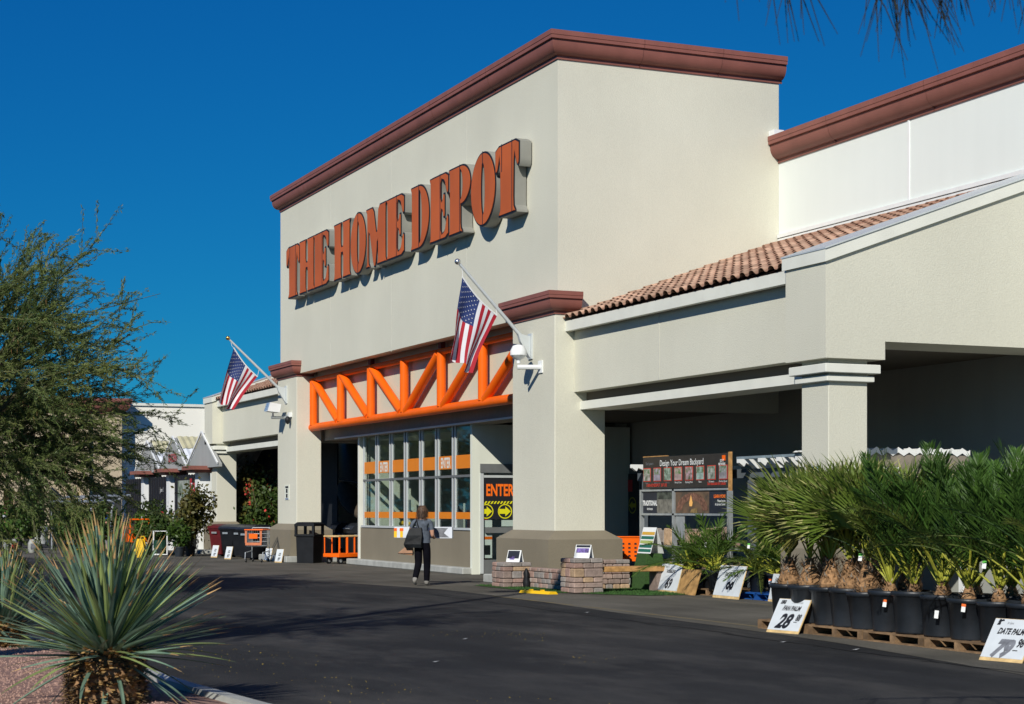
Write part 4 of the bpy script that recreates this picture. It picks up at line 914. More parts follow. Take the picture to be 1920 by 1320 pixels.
def pallet(x0, y0, lab, mt=wood_old, w_=1.2, d_=1.0, group="wooden pallets under the palms"):
    o = thing("pallet", (x0, y0, 0), lab, "pallet", group)
    for i in range(7): P("deck_board", mt, MB().box(x0+.005, x0+w_-.005, y0+i*d_/6.9, y0+i*d_/6.9+.10, .105, .125), o)
    for i in range(3):
        x = x0+i*(w_-.1)/2
        P("stringer", mt, MB().prism([(0,0),(d_,0),(d_,.104),(.66,.104),(.62,.07),(.40,.07),(.36,.104),(0,.104)] if False else [(0,.018),(d_,.018),(d_,.104),(0,.104)], (x, y0, 0), (0,1,0), (0,0,1), (1,0,0), 0, .1), o)
    for yy in (0, d_-.1): P("bottom_board", mt, MB().box(x0+.005, x0+w_-.005, y0+yy, y0+yy+.09, .002, .0175), o)
    return o
PY = 12.62
for i, lb in enumerate(("wooden pallet under the leftmost fan palm pots", "second wooden pallet from the left under the fan palms", "middle wooden pallet where fan and date palms meet", "fourth wooden pallet from the left under the date palms", "rightmost wooden pallet behind the date palm price sign")):
    pallet(-20.5+i*1.22, PY-.12, lb)
ordn = ["first", "second", "third", "fourth", "fifth", "sixth", "seventh", "eighth", "ninth", "tenth", "eleventh", "twelfth"]
GP = "potted palms in the front row"
front = [-20.08,-19.60,-19.14,-18.74,-18.32,-17.84,-17.36,-16.84,-16.34,-15.84,-15.34,-14.82]
for i, x in enumerate(front):
    kd = "fan" if i < 5 else "date"
    tg = {4: (-18.0, PY-.2, 1.02, tag_m), 8: (-16.1, PY-.14, .50, tag_o), 5: (-17.6, PY-.13, .48, tag_o), 7: (-16.6, PY-.13, .40, white_p), 9: (-15.6, PY-.25, 1.0, tag_m)}.get(i)
    palm("fan_palm" if kd == "fan" else "date_palm", x, PY+.13+rnd.uniform(-.02,.02), .126, kd, "%s palm in black pot, %s pot from the left in the front row" % (kd, ordn[i]), GP, 100+i, tg)
GB = "potted palms in the back row"
for i, x in enumerate((-20.1, -19.45,-18.85,-18.25,-17.55,-16.95,-16.35,-15.75,-15.15,-14.55)):
    kd = "fan" if i < 4 else "date"
    palm("fan_palm" if kd == "fan" else "date_palm", x, PY+.72+rnd.uniform(-.04,.04), .126, kd, "%s palm behind the front row, %s from the left" % (kd, ordn[i]), GB, 200+i, n=14, sc_=1.05 if kd == "fan" else 1.1)
for i, (x, y, lb) in enumerate(((-20.55, PY+.95, "big fan palm spreading at the left end of the palm rows"), (-19.9, PY+1.35, "big fan palm rearmost at the left end of the palm rows"))):
    palm("fan_palm", x, y, .005, "fan", lb, GB, 230+i, n=15, sc_=1.1)
# palms under the arcade edge
GA = "small potted palms by the display rack"
pallet(-29.2, 16.35, "weathered pallet under the small feathery palms", group="pallets under the small palms")
pallet(-27.5, 16.35, "blue pallet under the sago palm pots", blue_pl, group="pallets under the small palms")
for i, (x, y, kd, lb, sc_) in enumerate(((-29.5,16.52,"areca","feathery green palm beside the small white price sign",1.2),(-28.95,16.62,"areca","taller feathery palm before the display rack",1.45),(-28.45,16.45,"areca","feathery palm with hanging white tag",1.2),(-30.2,16.75,"areca","low feathery palm at the end of the wooden bench",.85),
        (-27.3,16.65,"sago","sago palm with a colored tag in a black pot",1.25),(-26.85,16.75,"sago","stiff sago palm in a pot with an orange sticker",1.2),(-26.4,16.8,"sago","sago palm nearest the near arcade pillar",1.2),(-27.1,16.9,"areca","dark feathery palm behind the sago palms",1.3))):
    tg = {2: (x+.05, y-.25, .95, white_p), 4: (x+.1, y-.25, .95, tag_m), 5: (x+.1, y-.19, .33, tag_o), 3: (x+.25, y-.2, .62, white_p)}.get(i)
    palm("areca_palm" if kd == "areca" else "sago_palm", x, y, .126 if i != 3 else .005, kd, lb, GA, 300+i, tg, sc_=sc_)

# ------------------------------------------------------------------ hand lettered price boards
sign_w = mat("sign_white", (.60, .645, .67), .6, .05, 6)
def board(name, x, y, wd, ht, rz, lean, lab, lines, z=0., face=white_p, strip=True, group="hand lettered price signs"):
    """leaning plywood board; local +x along its foot, front faces -y"""
    o = thing(name, (x, y, z), lab, "sign", group, rz); LOC[o] = Vector()
    o.rotation_euler = (lean, 0, rz)
    MB().box(-wd/2, wd/2, 0, .012, 0, ht).build("panel", ply if face is white_p else face, o, local=True)
    if face is white_p: MB().box(-wd/2+.004, wd/2-.012, -.004, -.0005, ht*(.085 if strip else .01), ht-.006).build("painted_face", sign_w, o, local=True)
    for (tx, px_, pz, sz, bold, sx, sh, m_) in lines:
        text_mb(tx, MB(), (px_*wd, -.006, pz*ht), (1,0,0), (0,0,1), sz*ht, bold*ht, sx, 'CENTER', sh).build("lettering", m_, o, local=True)
    return o
board("price_sign", -19.55, 12.28, .58, .50, R(12), R(-30), "white FAN PALM price sign leaning on the pots", [("15G", -.33, .85, .13, .012, .8, .3, ink),("CALIFORNIA", .12, .86, .10, -.001, .7, .3, ink_g),("FAN PALM", 0, .66, .19, .008, .72, .35, ink),("28", -.10, .16, .56, .024, .80, .45, ink),("88", .32, .38, .26, .010, .6, .35, ink),("_", .28, .36, .25, .004, .9, 0, ink)])
board("price_sign", -14.98, 12.08, .56, .52, R(12), R(-33), "white DATE PALM price sign leaning at the right", [("28", -.34, .86, .15, .018, .8, .2, ink),("in box", -.10, .87, .09, .0, .7, .2, ink_g),("DATE PALM", -.02, .64, .19, .008, .66, .35, ink),("79", -.10, .13, .52, .036, .78, .5, ink_g),("98", .30, .36, .27, .010, .6, .35, ink),("_", .24, .30, .25, .004, .9, 0, ink)])
board("price_sign", -29.95, 16.22, .78, .58, R(2), R(-16), "white price sign with brush lettering left of the bare plywood", [("EACH", -.2, .84, .10, 0, .8, .3, ink),("ROEBELENI", 0, .68, .15, .004, .7, .3, ink),("69", 0, .16, .46, .018, .8, .4, ink)])
board("plywood_board", -29.0, 16.12, .62, .50, R(4), R(-18), "bare brown plywood board leaning before the small palms", [], face=ply_face)
board("price_sign", -27.55, 16.12, .92, .62, R(0), R(-18), "white SAGO PALM price sign leaning on the blue pallet", [("SAGO PALM", 0, .66, .19, .006, .7, .3, ink),("99", 0, .14, .52, .024, .75, .4, ink)])
board("price_sign", -26.15, 16.3, .5, .5, R(0), R(-14), "partly hidden white price sign behind the fan palms", [("15G", -.2, .7, .18, .008, .8, .3, ink),("PALM", 0, .4, .2, .006, .7, .3, ink)])

# ------------------------------------------------------------------ paver display on artificial turf
tf = MB(); tf.add([(-34.3,14.0,.012),(-31.0,13.98,.012),(-28.9,15.2,.012),(-28.9,17.6,.012),(-34.3,17.6,.012)], [(0,1,2,3,4)])
fix_normals(tf.build("artificial_turf", turf, label="patch of green artificial turf under the paver display", cat="turf"))
bl = MB(); r_ = random.Random(77)
for i in range(14000):
    x, y = r_.uniform(-34.25,-28.95), r_.uniform(14.05,17.5)
    if y < 14.0+max(0, (x+31)*.58): continue
    a = r_.uniform(0,6.28); h_ = r_.uniform(.02,.04); dx, dy = math.cos(a)*.008, math.sin(a)*.008
    bl.add([(x-dx,y-dy,.013),(x+dx,y+dy,.013),(x+r_.gauss(0,.012),y+r_.gauss(0,.012),.013+h_)], [(0,1,2)])
bl.build("turf_blades", mat("turf_blade", (.035,.095,.018), .9, .3, 5), kind="stuff", label="short blades of the artificial turf", cat="turf")
PV = [mat("paver_%d" % k, c, .95, .16, 12, .5, 40, rand=.15) for k, c in enumerate(((.32,.235,.195),(.265,.20,.17),(.25,.225,.205),(.40,.28,.175),(.29,.19,.155)))]
def paver_mesh(l_, d_, h_, k):
    m = MB().bbox(-l_/2, l_/2, -d_/2, d_/2, 0, h_, .016); me = m.mesh("paver", PV[k]); return me
PM = {}
def paver(parent, x, y, z, l_, d_, h_, rz, r):
    k = r.choices((0,1,2,3,4), (3,3,3,1,2))[0]; key = (round(l_,3), round(d_,3), round(h_,3), k)
    if key not in PM: PM[key] = paver_mesh(*key[:3], k)
    o = LOC[parent]; inst(PM[key], "paver", parent, Vector((x, y, z))-o, (0, 0, rz+r.uniform(-.015,.015)))
def pillar_pavers(x0, y0, sz, courses, lab, seed):
    r = random.Random(seed); o = thing("paver_pillar", (x0+sz/2, y0+sz/2, 0), lab, "pillar", "stacked paver pillars"); z = .012
    for c, h_ in enumerate(courses):
        lay = c % 2; D = .2; e = .006; j = r.uniform(-.006,.006)
        for fx in range(2):
            # two long sides then two short fills, swapped each course
            lens = [sz*.36, sz*.64] if (c+fx) % 3 else [sz*.58, sz*.42]; p = 0
            for L_ in lens:
                if lay == 0: paver(o, x0+p+L_/2, y0+D/2+fx*(sz-D)+j, z, L_-e, D, h_-.004, 0, r)
                else: paver(o, x0+D/2+fx*(sz-D)+j, y0+p+L_/2, z, D, L_-e, h_-.004, 0, r)
                p += L_
            if lay == 0: paver(o, x0+D/2+fx*(sz-D), y0+sz/2, z, D, sz-2*D-e, h_-.004, 0, r)
            else: paver(o, x0+sz/2, y0+D/2+fx*(sz-D), z, sz-2*D-e, D, h_-.004, 0, r)
        z += h_
    P("core", MATS["dark_interior"], MB().box(x0+.21, x0+sz-.21, y0+.21, y0+sz-.21, .02, z-.02), o)
    return z
def wall_pavers(p, q, courses, lab, seed, th=.22):
    r = random.Random(seed); p, q = Vector((*p, 0)), Vector((*q, 0)); d = (q-p); L_ = d.length; d.normalize(); rz = math.atan2(d.y, d.x)
    o = thing("paver_wall", (p+q)/2, lab, "wall", "low paver walls"); z = .012
    for c, h_ in enumerate(courses):
        s_ = -r.uniform(0, .12)
        while s_ < L_-.02:
            l_ = r.choice((.16,.22,.28)); a, b = max(0, s_), min(L_, s_+l_)
            if L_-b < .06: b = L_
            if b-a > .03: c_ = p+d*((a+b)/2); paver(o, c_.x, c_.y, z, round(b-a-.006, 2), th, h_-.004, rz, r)
            s_ = b if b == L_ else s_+l_
        z += h_
    return z
pz1 = pillar_pavers(-33.60, 14.13, .62, [.09,.09,.15,.09,.09], "left paver pillar below the entrance column", 1)
pz2 = pillar_pavers(-30.76, 14.36, .62, [.10,.10,.10,.17,.10,.09], "right paver pillar in front of the entrance column", 2)
wall_pavers((-32.95,14.78), (-31.3,14.78), [.10,.10,.13,.08], "low paver wall between the two pillars", 3)
wall_pavers((-31.6,15.2), (-31.6,16.25), [.10,.10,.10,.10,.10,.09], "long paver wall running back behind the bench", 4)
bn = thing("bench_plank", (-30.35,15.8,.42), "orange brown timber bench plank resting on the right paver pillar", "bench")
P("plank", wood, MB().bbox(-30.66,-30.22,14.99,16.5,.40,.50,.01), bn)
P("support", PV[1], MB().bbox(-30.6,-30.28,16.2,16.45,.012,.398,.01), bn)
blk = thing("black_bag", (-33.1, 14.86, 0), "black bag slumped beside the left paver pillar", "bag")
P("bag", black_pl, MB().rings([[(-32.90+.09*k_*math.cos(a), 14.60+.07*k_*math.sin(a), z) for a in [6.283*i/10 for i in range(10)]] for k_, z in ((.9,.013),(1.1,.12),(.7,.22),(.9,.30),(.25,.40))]), blk, smooth=60)
def tent_card(x, y, z, rz, lab, cols, s_=1.0):
    o = thing("tent_card", (x, y, z), lab, "sign", "tent cards on the pavers", rz); LOC[o] = Vector(); w_, h_, d_ = .16*s_, .24*s_, .09*s_
    m = MB(); m.add([(-w_,-d_,0),(w_,-d_,0),(w_,0,h_),(-w_,0,h_),(-w_,d_,0),(w_,d_,0)], [(0,1,2,3),(3,2,5,4)]); m.build("card", white_p, o, local=True)
    q = lambda a, b, c, d: [(-w_*.9+2*w_*.9*a, -d_*(1-c)-.004, h_*c+.001), (-w_*.9+2*w_*.9*b, -d_*(1-c)-.004, h_*c+.001), (-w_*.9+2*w_*.9*b, -d_*(1-d)-.004, h_*d+.001), (-w_*.9+2*w_*.9*a, -d_*(1-d)-.004, h_*d+.001)]
    for (a, b, c, d, m_) in cols: MB().add(q(a,b,c,d), [(0,1,2,3)]).build("print", m_, o, local=True)
violet = mat("violet_print", (.14,.10,.30), .6, .6, 20)
tent_card(-33.25, 14.5, pz1, R(35), "dark tent card standing on the left paver pillar", [(0,.95,.3,.95,navy),(.2,.6,.2,.5,violet)])
tent_card(-30.42, 14.7, pz2, R(35), "white and violet tent card standing on the right paver pillar", [(0,1,.80,.97,navy),(.05,.95,.40,.74,violet)], 1.05)
yb = thing("speed_bump_bar", (-30.6, 13.7, 0), "flat yellow plastic bar lying on the pavement before the pavers", "bar")
b_ = P("bar", yellow, MB().rings([[(x,y,z) for y, z in ((13.60+(x+31)*.25,.005),(13.64+(x+31)*.25,.055),(13.76+(x+31)*.25,.055),(13.80+(x+31)*.25,.005))] for x in (-31.0,-30.85,-30.3,-30.12)]), yb)
P("lug", yellow, MB().box(-30.8,-30.72,13.72,13.78,.056,.08).box(-30.45,-30.38,13.80,13.86,.056,.08), yb)
tw_ = thing("turf_stand", (-32.4, 17.1, 0), "tall box covered in green artificial turf", "stand")
P("box", turf, MB().rings([[(-32.65,16.85,.012),(-32.0,16.85,.012),(-32.0,17.4,.012),(-32.65,17.4,.012)],[(-32.5,16.95,.72),(-32.1,16.95,.72),(-32.1,17.3,.72),(-32.5,17.3,.72)]]), tw_)
af = thing("folding_sign", (-32.3, 17.12, .72), "green and white folding sign standing on the turf box", "sign")
P("panel", white_p, MB().add([(-32.55,16.98,.722),(-31.98,16.98,.722),(-31.98,17.12,1.24),(-32.55,17.12,1.24),(-32.55,17.28,.722),(-31.98,17.28,.722)], [(0,1,2,3),(3,2,5,4)]), af, fix=False)
for i, m_ in enumerate((green_sign, green_sign, mat("lime", (.35,.42,.12), .6, 0), green_sign, mat("amber", (.6,.35,.04), .6, 0))):
    z0 = .75+i*.085; f0, f1 = (z0-.722)/.518, (z0+.06-.722)/.518
    P("print", m_, MB().add([(-32.53,16.98+.14*f0-.004,z0),(-32.0,16.98+.14*f0-.004,z0),(-32.0,16.98+.14*f1-.004,z0+.06),(-32.53,16.98+.14*f1-.004,z0+.06)], [(0,1,2,3)]), af, fix=False)

for o in (tw_, af): o.location.x += .925; o.location.y -= .505

# ------------------------------------------------------------------ display rack in the arcade
rk = thing("display_rack", (-30.557, 17.8, 0), "tall display rack headed Design Your Dream Backyard", "display rack")
RX0, RX1, RY = -32.22, -28.80, 16.92
P("header", mat("header_brown", (.030,.026,.022), .55, .2, 2), MB().box(RX0, RX1, RY, RY+.05, 2.02, 2.66), rk)
P("header_edge", wood, MB().box(RX0, RX0+1.0, RY-.005, RY+.05, 2.662, 2.68), rk)
P("header_post", wood, MB().box(RX1+.002, RX1+.05, RY, RY+.06, 1.95, 2.68), rk)
P("lettering", white_p, text_mb("Design Your Dream Backyard", MB(), (-30.605, RY-.006, 2.47), (1,0,0), (0,0,1), .17, .001, .86), rk, fix=False)
P("lettering", mat("print_red", (.55,.05,.03), .6, 0), text_mb("1-800-HOMEDEPOT  24/7 USE", MB(), (RX0+.15, RY-.006, 2.06), (1,0,0), (0,0,1), .085, .002, .8, 'LEFT'), rk, fix=False)
P("lettering", MATS["print_red"], text_mb("See Associate for Details", MB(), (RX1-.08, RY-.006, 2.065), (1,0,0), (0,0,1), .085, .002, .8, 'RIGHT'), rk, fix=False)
P("lettering", ink_g, text_mb("Turf pavers", MB(), (RX0+.12, RY-.006, 2.50), (1,0,0), (0,0,1), .08, .001, .9, 'LEFT'), rk, fix=False)
lg = P("logo", orange, MB().box(RX1-.22, RX1-.10, RY-.006, RY-.001, 2.52, 2.62), rk)
P("lettering", white_p, text_mb("DO IT\nNETWORK", MB(), (RX1-.22, RY-.008, 2.50), (1,0,0), (0,0,1), .065, .002, .8), rk, fix=False)
cap = ["Pavers","Artificial Turf","Concrete","Plants & Trees","Retaining Walls","Patios","Driveways","Outdoor Spaces"]
for i in range(8):
    x = RX0+.18+i*(RX1-RX0-.36)/7; r = random.Random(i+5)
    fr2 = P("picture", MATS["print_red"], MB().box(x-.155, x+.155, RY-.006, RY-.001, 2.165, 2.44), rk)
    ca = (r.uniform(.04,.12), r.uniform(.10,.18), r.uniform(.03,.08)); cb = (r.uniform(.3,.5), r.uniform(.32,.5), r.uniform(.28,.45))
    P("picture_sky", mat("pic_top_%d" % i, ca, .6, 0, 14, col2=cb), MB().box(x-.14, x+.14, RY-.010, RY-.0062, 2.30, 2.425), fr2)
    P("picture_ground", mat("pic_low_%d" % i, cb, .6, 0, 9, col2=tuple(v*.55 for v in (cb if i % 2 else ca))), MB().box(x-.14, x+.14, RY-.010, RY-.0062, 2.18, 2.299), fr2)
    P("lettering", ink_g if i < 3 else white_p, text_mb(cap[i], MB(), (x, RY-.006, 2.115), (1,0,0), (0,0,1), .052, 0, .9), rk, fix=False)
P("frame", galv, MB().box(RX0-.1, RX0-.04, RY-.03, RY+.05, 0, 2.0).box(-30.937, -30.861, RY-.03, RY+.05, 0, 2.0).box(RX1, RX1+.09, RY-.03, RY+.05, 0, 1.948).box(RX0-.04, RX1, RY-.03, RY+.03, 1.965, 2.0).box(RX0-.04, RX1, RY-.03, RY+.03, 1.48, 1.52).box(RX0-.04, RX1, RY-.03, RY+.6, .84, .88).box(RX0-.04, RX1, RY-.03, RY+.6, .30, .34), rk)
P("poster", navy, MB().box(RX0, -31.621, RY, RY+.02, 1.525, 1.96), rk)
P("lettering", white_p, text_mb("TRADITIONAL", MB(), (-31.916, RY-.004, 1.68), (1,0,0), (0,0,1), .14, .006, .68), rk, fix=False)
P("lettering", white_p, text_mb("hardscapes", MB(), (-31.916, RY-.004, 1.59), (1,0,0), (0,0,1), .07, .001, .8), rk, fix=False)
P("poster", mat("fence_print", (.16,.155,.13), .6, .4, 8), MB().box(-31.620, -30.947, RY, RY+.02, 1.525, 1.80), rk)
P("poster_sky", mat("hedge_print", (.06,.07,.055), .6, .7, 12), MB().box(-31.620, -30.947, RY, RY+.02, 1.802, 1.96), rk)
P("poster", mat("stone_print", (.07,.055,.04), .6, .6, 6, col2=(.16,.10,.06)), MB().box(-30.842, -29.512, RY, RY+.02, 1.525, 1.96), rk)
aw = MB(); n = 14
for i in range(n):
    a0, a1 = math.pi*i/n, math.pi*(i+1)/n
    aw.add([(-30.177-rx*math.cos(a), RY-.004, 1.58+rz*math.sin(a)) for a in (a0, a1) for rx, rz in ((.40,.20),(.62,.34))], [(0,1,3,2)])
P("print_arch", mat("arch_print", (.17,.085,.055), .6, .5, 22), aw, rk, fix=False)
P("print_flame", mat("flame_print", (.95,.50,.14), .5, 0), MB().add([(-30.215+x, RY-.006, 1.66+z) for x, z in ((-.05,0),(.05,0),(.07,.07),(.02,.19),(0,.22),(-.03,.15),(-.07,.06))], [tuple(range(7))]), rk, fix=False)
P("print_blocks", mat("block_print", (.22,.15,.06), .6, .3, 14), MB().add([(x, RY-.005, z) for x, z in ((-30.253,1.53),(-29.968,1.53),(-29.968,1.64),(-30.196,1.60))], [(0,1,2,3)]), rk, fix=False)
P("poster", navy, MB().box(-29.511, RX1-.005, RY, RY+.02, 1.525, 1.96), rk)
P("lettering", org_t, text_mb("LEARN MORE", MB(), (-28.895, RY-.004, 1.82), (1,0,0), (0,0,1), .085, .003, .85, 'RIGHT'), rk, fix=False)
P("lettering", white_p, text_mb("Please Inquire\nAt Service Center", MB(), (-28.895, RY-.004, 1.74), (1,0,0), (0,0,1), .066, .001, .8, 'RIGHT'), rk, fix=False)
r_ = random.Random(12)
for sh, (zz, hh) in enumerate(((.882, .40), (.342, .34))):
    x = RX0+.02
    while x < RX1-.25:
        w_ = r_.choice((.22,.28,.33)); k = r_.randrange(5)
        if not (-30.957-w_ < x < -30.842): P("sample_block", PV[k], MB().bbox(x, x+w_-.02, RY+.02, RY+.3, zz, zz+hh*r_.uniform(.5,1), .012), rk)
        x += w_
P("sample_plate", galv, MB().box(-30.795, -30.462, RY-.02, RY+.0, 1.0, 1.46), rk)

# ------------------------------------------------------------------ white pergola model, shed roof and boxes in the arcade
pg = thing("pergola", (-29.6, 18.0, 0), "white pergola with curled rafter ends under the arcade", "pergola")
curl_p = [(0,.17),(0,.10),(.10,.03),(.14,.10),(.30,.04),(.34,0),(2.6,0),(2.6,.17)]
for x in (-32.72, -28.42, -27.68, -27.06, -26.44):
    P("rafter", white_p, MB().prism(curl_p, (x, 16.88, 2.36), (0,1,0), (0,0,1), (1,0,0), 0, .10), pg)
P("beam", mat("slate_paint", (.10,.12,.14), .7, .1), MB().box(-33.1, -25.6, 17.25, 17.35, 2.19, 2.358), pg)
P("slat", mat("blue_gray_slat", (.20,.26,.30), .6, .05), MB().box(-28.6, -25.6, 16.98, 17.02, 2.532, 2.58), pg)
P("slat", MATS["blue_gray_slat"], MB().box(-28.6, -25.6, 17.5, 17.54, 2.532, 2.58), pg)
P("back_panel", mat("slate_panel", (.07,.09,.11), .8, .1), MB().box(-28.5, -25.6, 17.6, 17.64, 1.2, 2.36), pg)
for x in (-32.9, -28.65, -25.7): P("post", MATS["slate_paint"], MB().box(x, x+.12, 17.25, 17.37, 0, 2.188), pg)
sh = thing("patio_cover", (-25.2, 18.2, 0), "white corrugated patio cover behind the date palms", "patio cover")
vs_ = []; n = 44
for j in range(n+1):
    y = 16.9+j*.055
    for i in range(2): vs_.append((-24.75-i*1.8, y, 2.60+.03*math.sin(j*math.pi/2)+.0*i))
P("corrugated_roof", white_p, MB().add(vs_, [(2*j, 2*j+1, 2*j+3, 2*j+2) for j in range(n)]), sh, fix=False)
P("fascia", white_p, MB().add([(-24.74, 16.9+j*.055, z+.03*math.sin(j*math.pi/2)) for j in range(n+1) for z in (2.53, 2.62)], [(2*j, 2*j+1, 2*j+3, 2*j+2) for j in range(n)]), sh, fix=False)
P("side_board", mat("tan_board", (.24,.21,.17), .8, .1), MB().box(-24.82, -24.76, 16.92, 19.3, 2.15, 2.52), sh)
for y in (16.95, 19.2): P("post", white_p, MB().box(-24.9, -24.78, y, y+.1, 0, 2.148), sh)
P("sign_box", white_p, MB().bbox(-24.72, -24.45, 17.25, 17.65, 2.0, 2.3, .01), sh)

# ------------------------------------------------------------------ carts, bins, umbrella, grills
def wheel(mb, x, y, r0, w_=.03): mb.prism([(r0*math.cos(6.283*i/14), r0*math.sin(6.283*i/14)) for i in range(14)], (x-w_/2, y, r0), (0,1,0), (0,0,1), (1,0,0), 0, w_)
wc = thing("shopping_cart", (-52.2, 14.25, 0), "wire shopping cart with orange trim beside the left entrance column", "shopping cart", rz=R(60)); LOC[wc] = Vector()
fw = MB()
for sx in (-.27, .27):
    fw.tube([(sx,-.40,.10),(sx,-.36,.30),(sx,.42,.34)], .014, 6).tube([(sx,.42,.12),(sx,.42,1.0),(sx,.5,1.04)], .014, 6)
fw.tube([(-.27,.5,1.04),(.27,.5,1.04)], .016, 6)
fw.build("frame", galv, wc, local=True)
bk = MB()
for z, e in ((.50,.04),(.62,.03),(.74,.02),(.86,.01),(.97,0)):
    bk.tube([(-.26+e,-.42+e*2,z),(.26-e,-.42+e*2,z),(.28-e,.42,z),(-.28+e,.42,z),(-.26+e,-.42+e*2,z)], .006, 4)
for i in range(9):
    x = -.25+i*.0625; bk.tube([(x,-.42,.97),(x*.9,-.36,.48),(x*.9,.42,.46)], .004, 4)
for i in range(10):
    y = -.38+i*.085
    for sx in (-1,1): bk.tube([(sx*.27,y,.97),(sx*.235,y,.48)], .004, 4)
bk.build("basket", galv, wc, local=True)
MB().tube([(-.27,-.43,.985),(.27,-.43,.985),(.285,.43,.985),(-.285,.43,.985),(-.27,-.43,.985)], .018, 6).build("rim", orange, wc, local=True)
MB().box(-.25,.25,-.445,-.435,.52,.60).box(-.26,-.20,-.445,-.435,.60,.95).box(.20,.26,-.445,-.435,.60,.95).build("front_bumper", mat("faded_orange", (.55,.17,.07), .6, .1), wc, local=True)
pl_ = MB().box(-.13,.13,-.46,-.448,.72,.87).build("front_plate", orange, wc, local=True)
for x in (-.24,.24):
    for y in (-.38,.42): mb = MB(); wheel(mb, x, y, .06); mb.build("wheel", black_pl, wc, local=True)
oc = thing("plastic_cart", (-33.6, 17.3, 0), "bright orange plastic shopping cart behind the paver wall", "shopping cart", rz=R(-30)); LOC[oc] = Vector()
MB().rings([[(-.22,-.32,.50),(.22,-.32,.50),(.22,.32,.50),(-.22,.32,.50)],[(-.29,-.42,1.0),(.29,-.42,1.0),(.29,.42,1.0),(-.29,.42,1.0)]], False).add([(-.22,-.32,.5),(.22,-.32,.5),(.22,.32,.5),(-.22,.32,.5)], [(3,2,1,0)]).build("basket", orange, oc, local=True)
sl_ = MB()
for i in range(5):
    for j in range(4):
        z = .60+j*.085; f = (z-.5)/.5; x = .225+.07*f; y = -.26+i*.13; sl_.box(x, x+.004, y, y+.05, z, z+.035)
sl_.build("basket_slots", black_pl, oc, local=True, kind="stuff")
MB().bbox(-.31,.31,-.44,.44,1.0,1.03,.01).build("rim", orange, oc, local=True)
MB().box(-.26,.26,-.40,.38,1.031,1.034).build("basket_painted_shade", black_pl, oc, local=True)  # black sheet drawn as the shade inside the basket
MB().tube([(-.27,.42,1.03),(-.27,.52,1.10),(.27,.52,1.10),(.27,.42,1.03)], .015, 6).tube([(-.2,-.3,.48),(-.22,-.35,.12)], .018, 6).tube([(.2,-.3,.48),(.22,-.35,.12)], .018, 6).tube([(-.2,.3,.48),(-.22,.38,.12)], .018, 6).tube([(.2,.3,.48),(.22,.38,.12)], .018, 6).build("frame", galv, oc, local=True)
for x in (-.22,.22):
    for y in (-.35,.38): mb = MB(); wheel(mb, x, y, .06); mb.build("wheel", black_pl, oc, local=True)
fc = thing("platform_cart", (-49.75, 16.3, 0), "orange flat platform cart with upright rails beside the trash bin", "platform cart", rz=R(22)); LOC[fc] = Vector()
MB().bbox(-.36,.36,-.62,.62,.20,.31,.012).build("deck", orange, fc, local=True)
for sx in (-.33,.33):
    for y in (-.58,-.30,0,.3,.58): MB().tube([(sx,y,.31),(sx,y,.80)], .018, 7).build("upright", orange, fc, local=True)
    MB().tube([(sx,-.6,.81),(sx,.6,.81)], .024, 8).build("top_rail", ply, fc, local=True)
MB().tube([(-.33,-.6,.81),(.33,-.6,.81)], .024, 8).build("top_rail", ply, fc, local=True)
for x in (-.26,.26):
    for y in (-.48,.48): mb = MB(); wheel(mb, x, y, .10, .05); w2 = mb.build("wheel", black_pl, fc, local=True); m2 = MB(); m2.prism([(.05*math.cos(6.283*i/10), .05*math.sin(6.283*i/10)) for i in range(10)], (x-.028, y, .10), (0,1,0), (0,0,1), (1,0,0), 0, .056); m2.build("hub", galv, w2, local=True)
tb = thing("trash_bin", (-50.75, 15.45, 0), "tall black trash bin with open hood beside the left entrance column", "trash bin", rz=R(45)); LOC[tb] = Vector()
q = lambda s_, z: [(-s_,-s_,z),(s_,-s_,z),(s_,s_,z),(-s_,s_,z)]
MB().rings([q(.27,0), q(.29,.78), q(.33,.80), q(.33,.86)]).build("bin", black_pl, tb, local=True)
hd = MB()
for sx in (-1,1):
    for sy in (-1,1): hd.box(sx*.29-.035, sx*.29+.035, sy*.29-.035, sy*.29+.035, .862, 1.10)
hd.rings([q(.33,1.10), q(.33,1.16), q(.26,1.22)]); hd.build("hood", black_pl, tb, local=True)
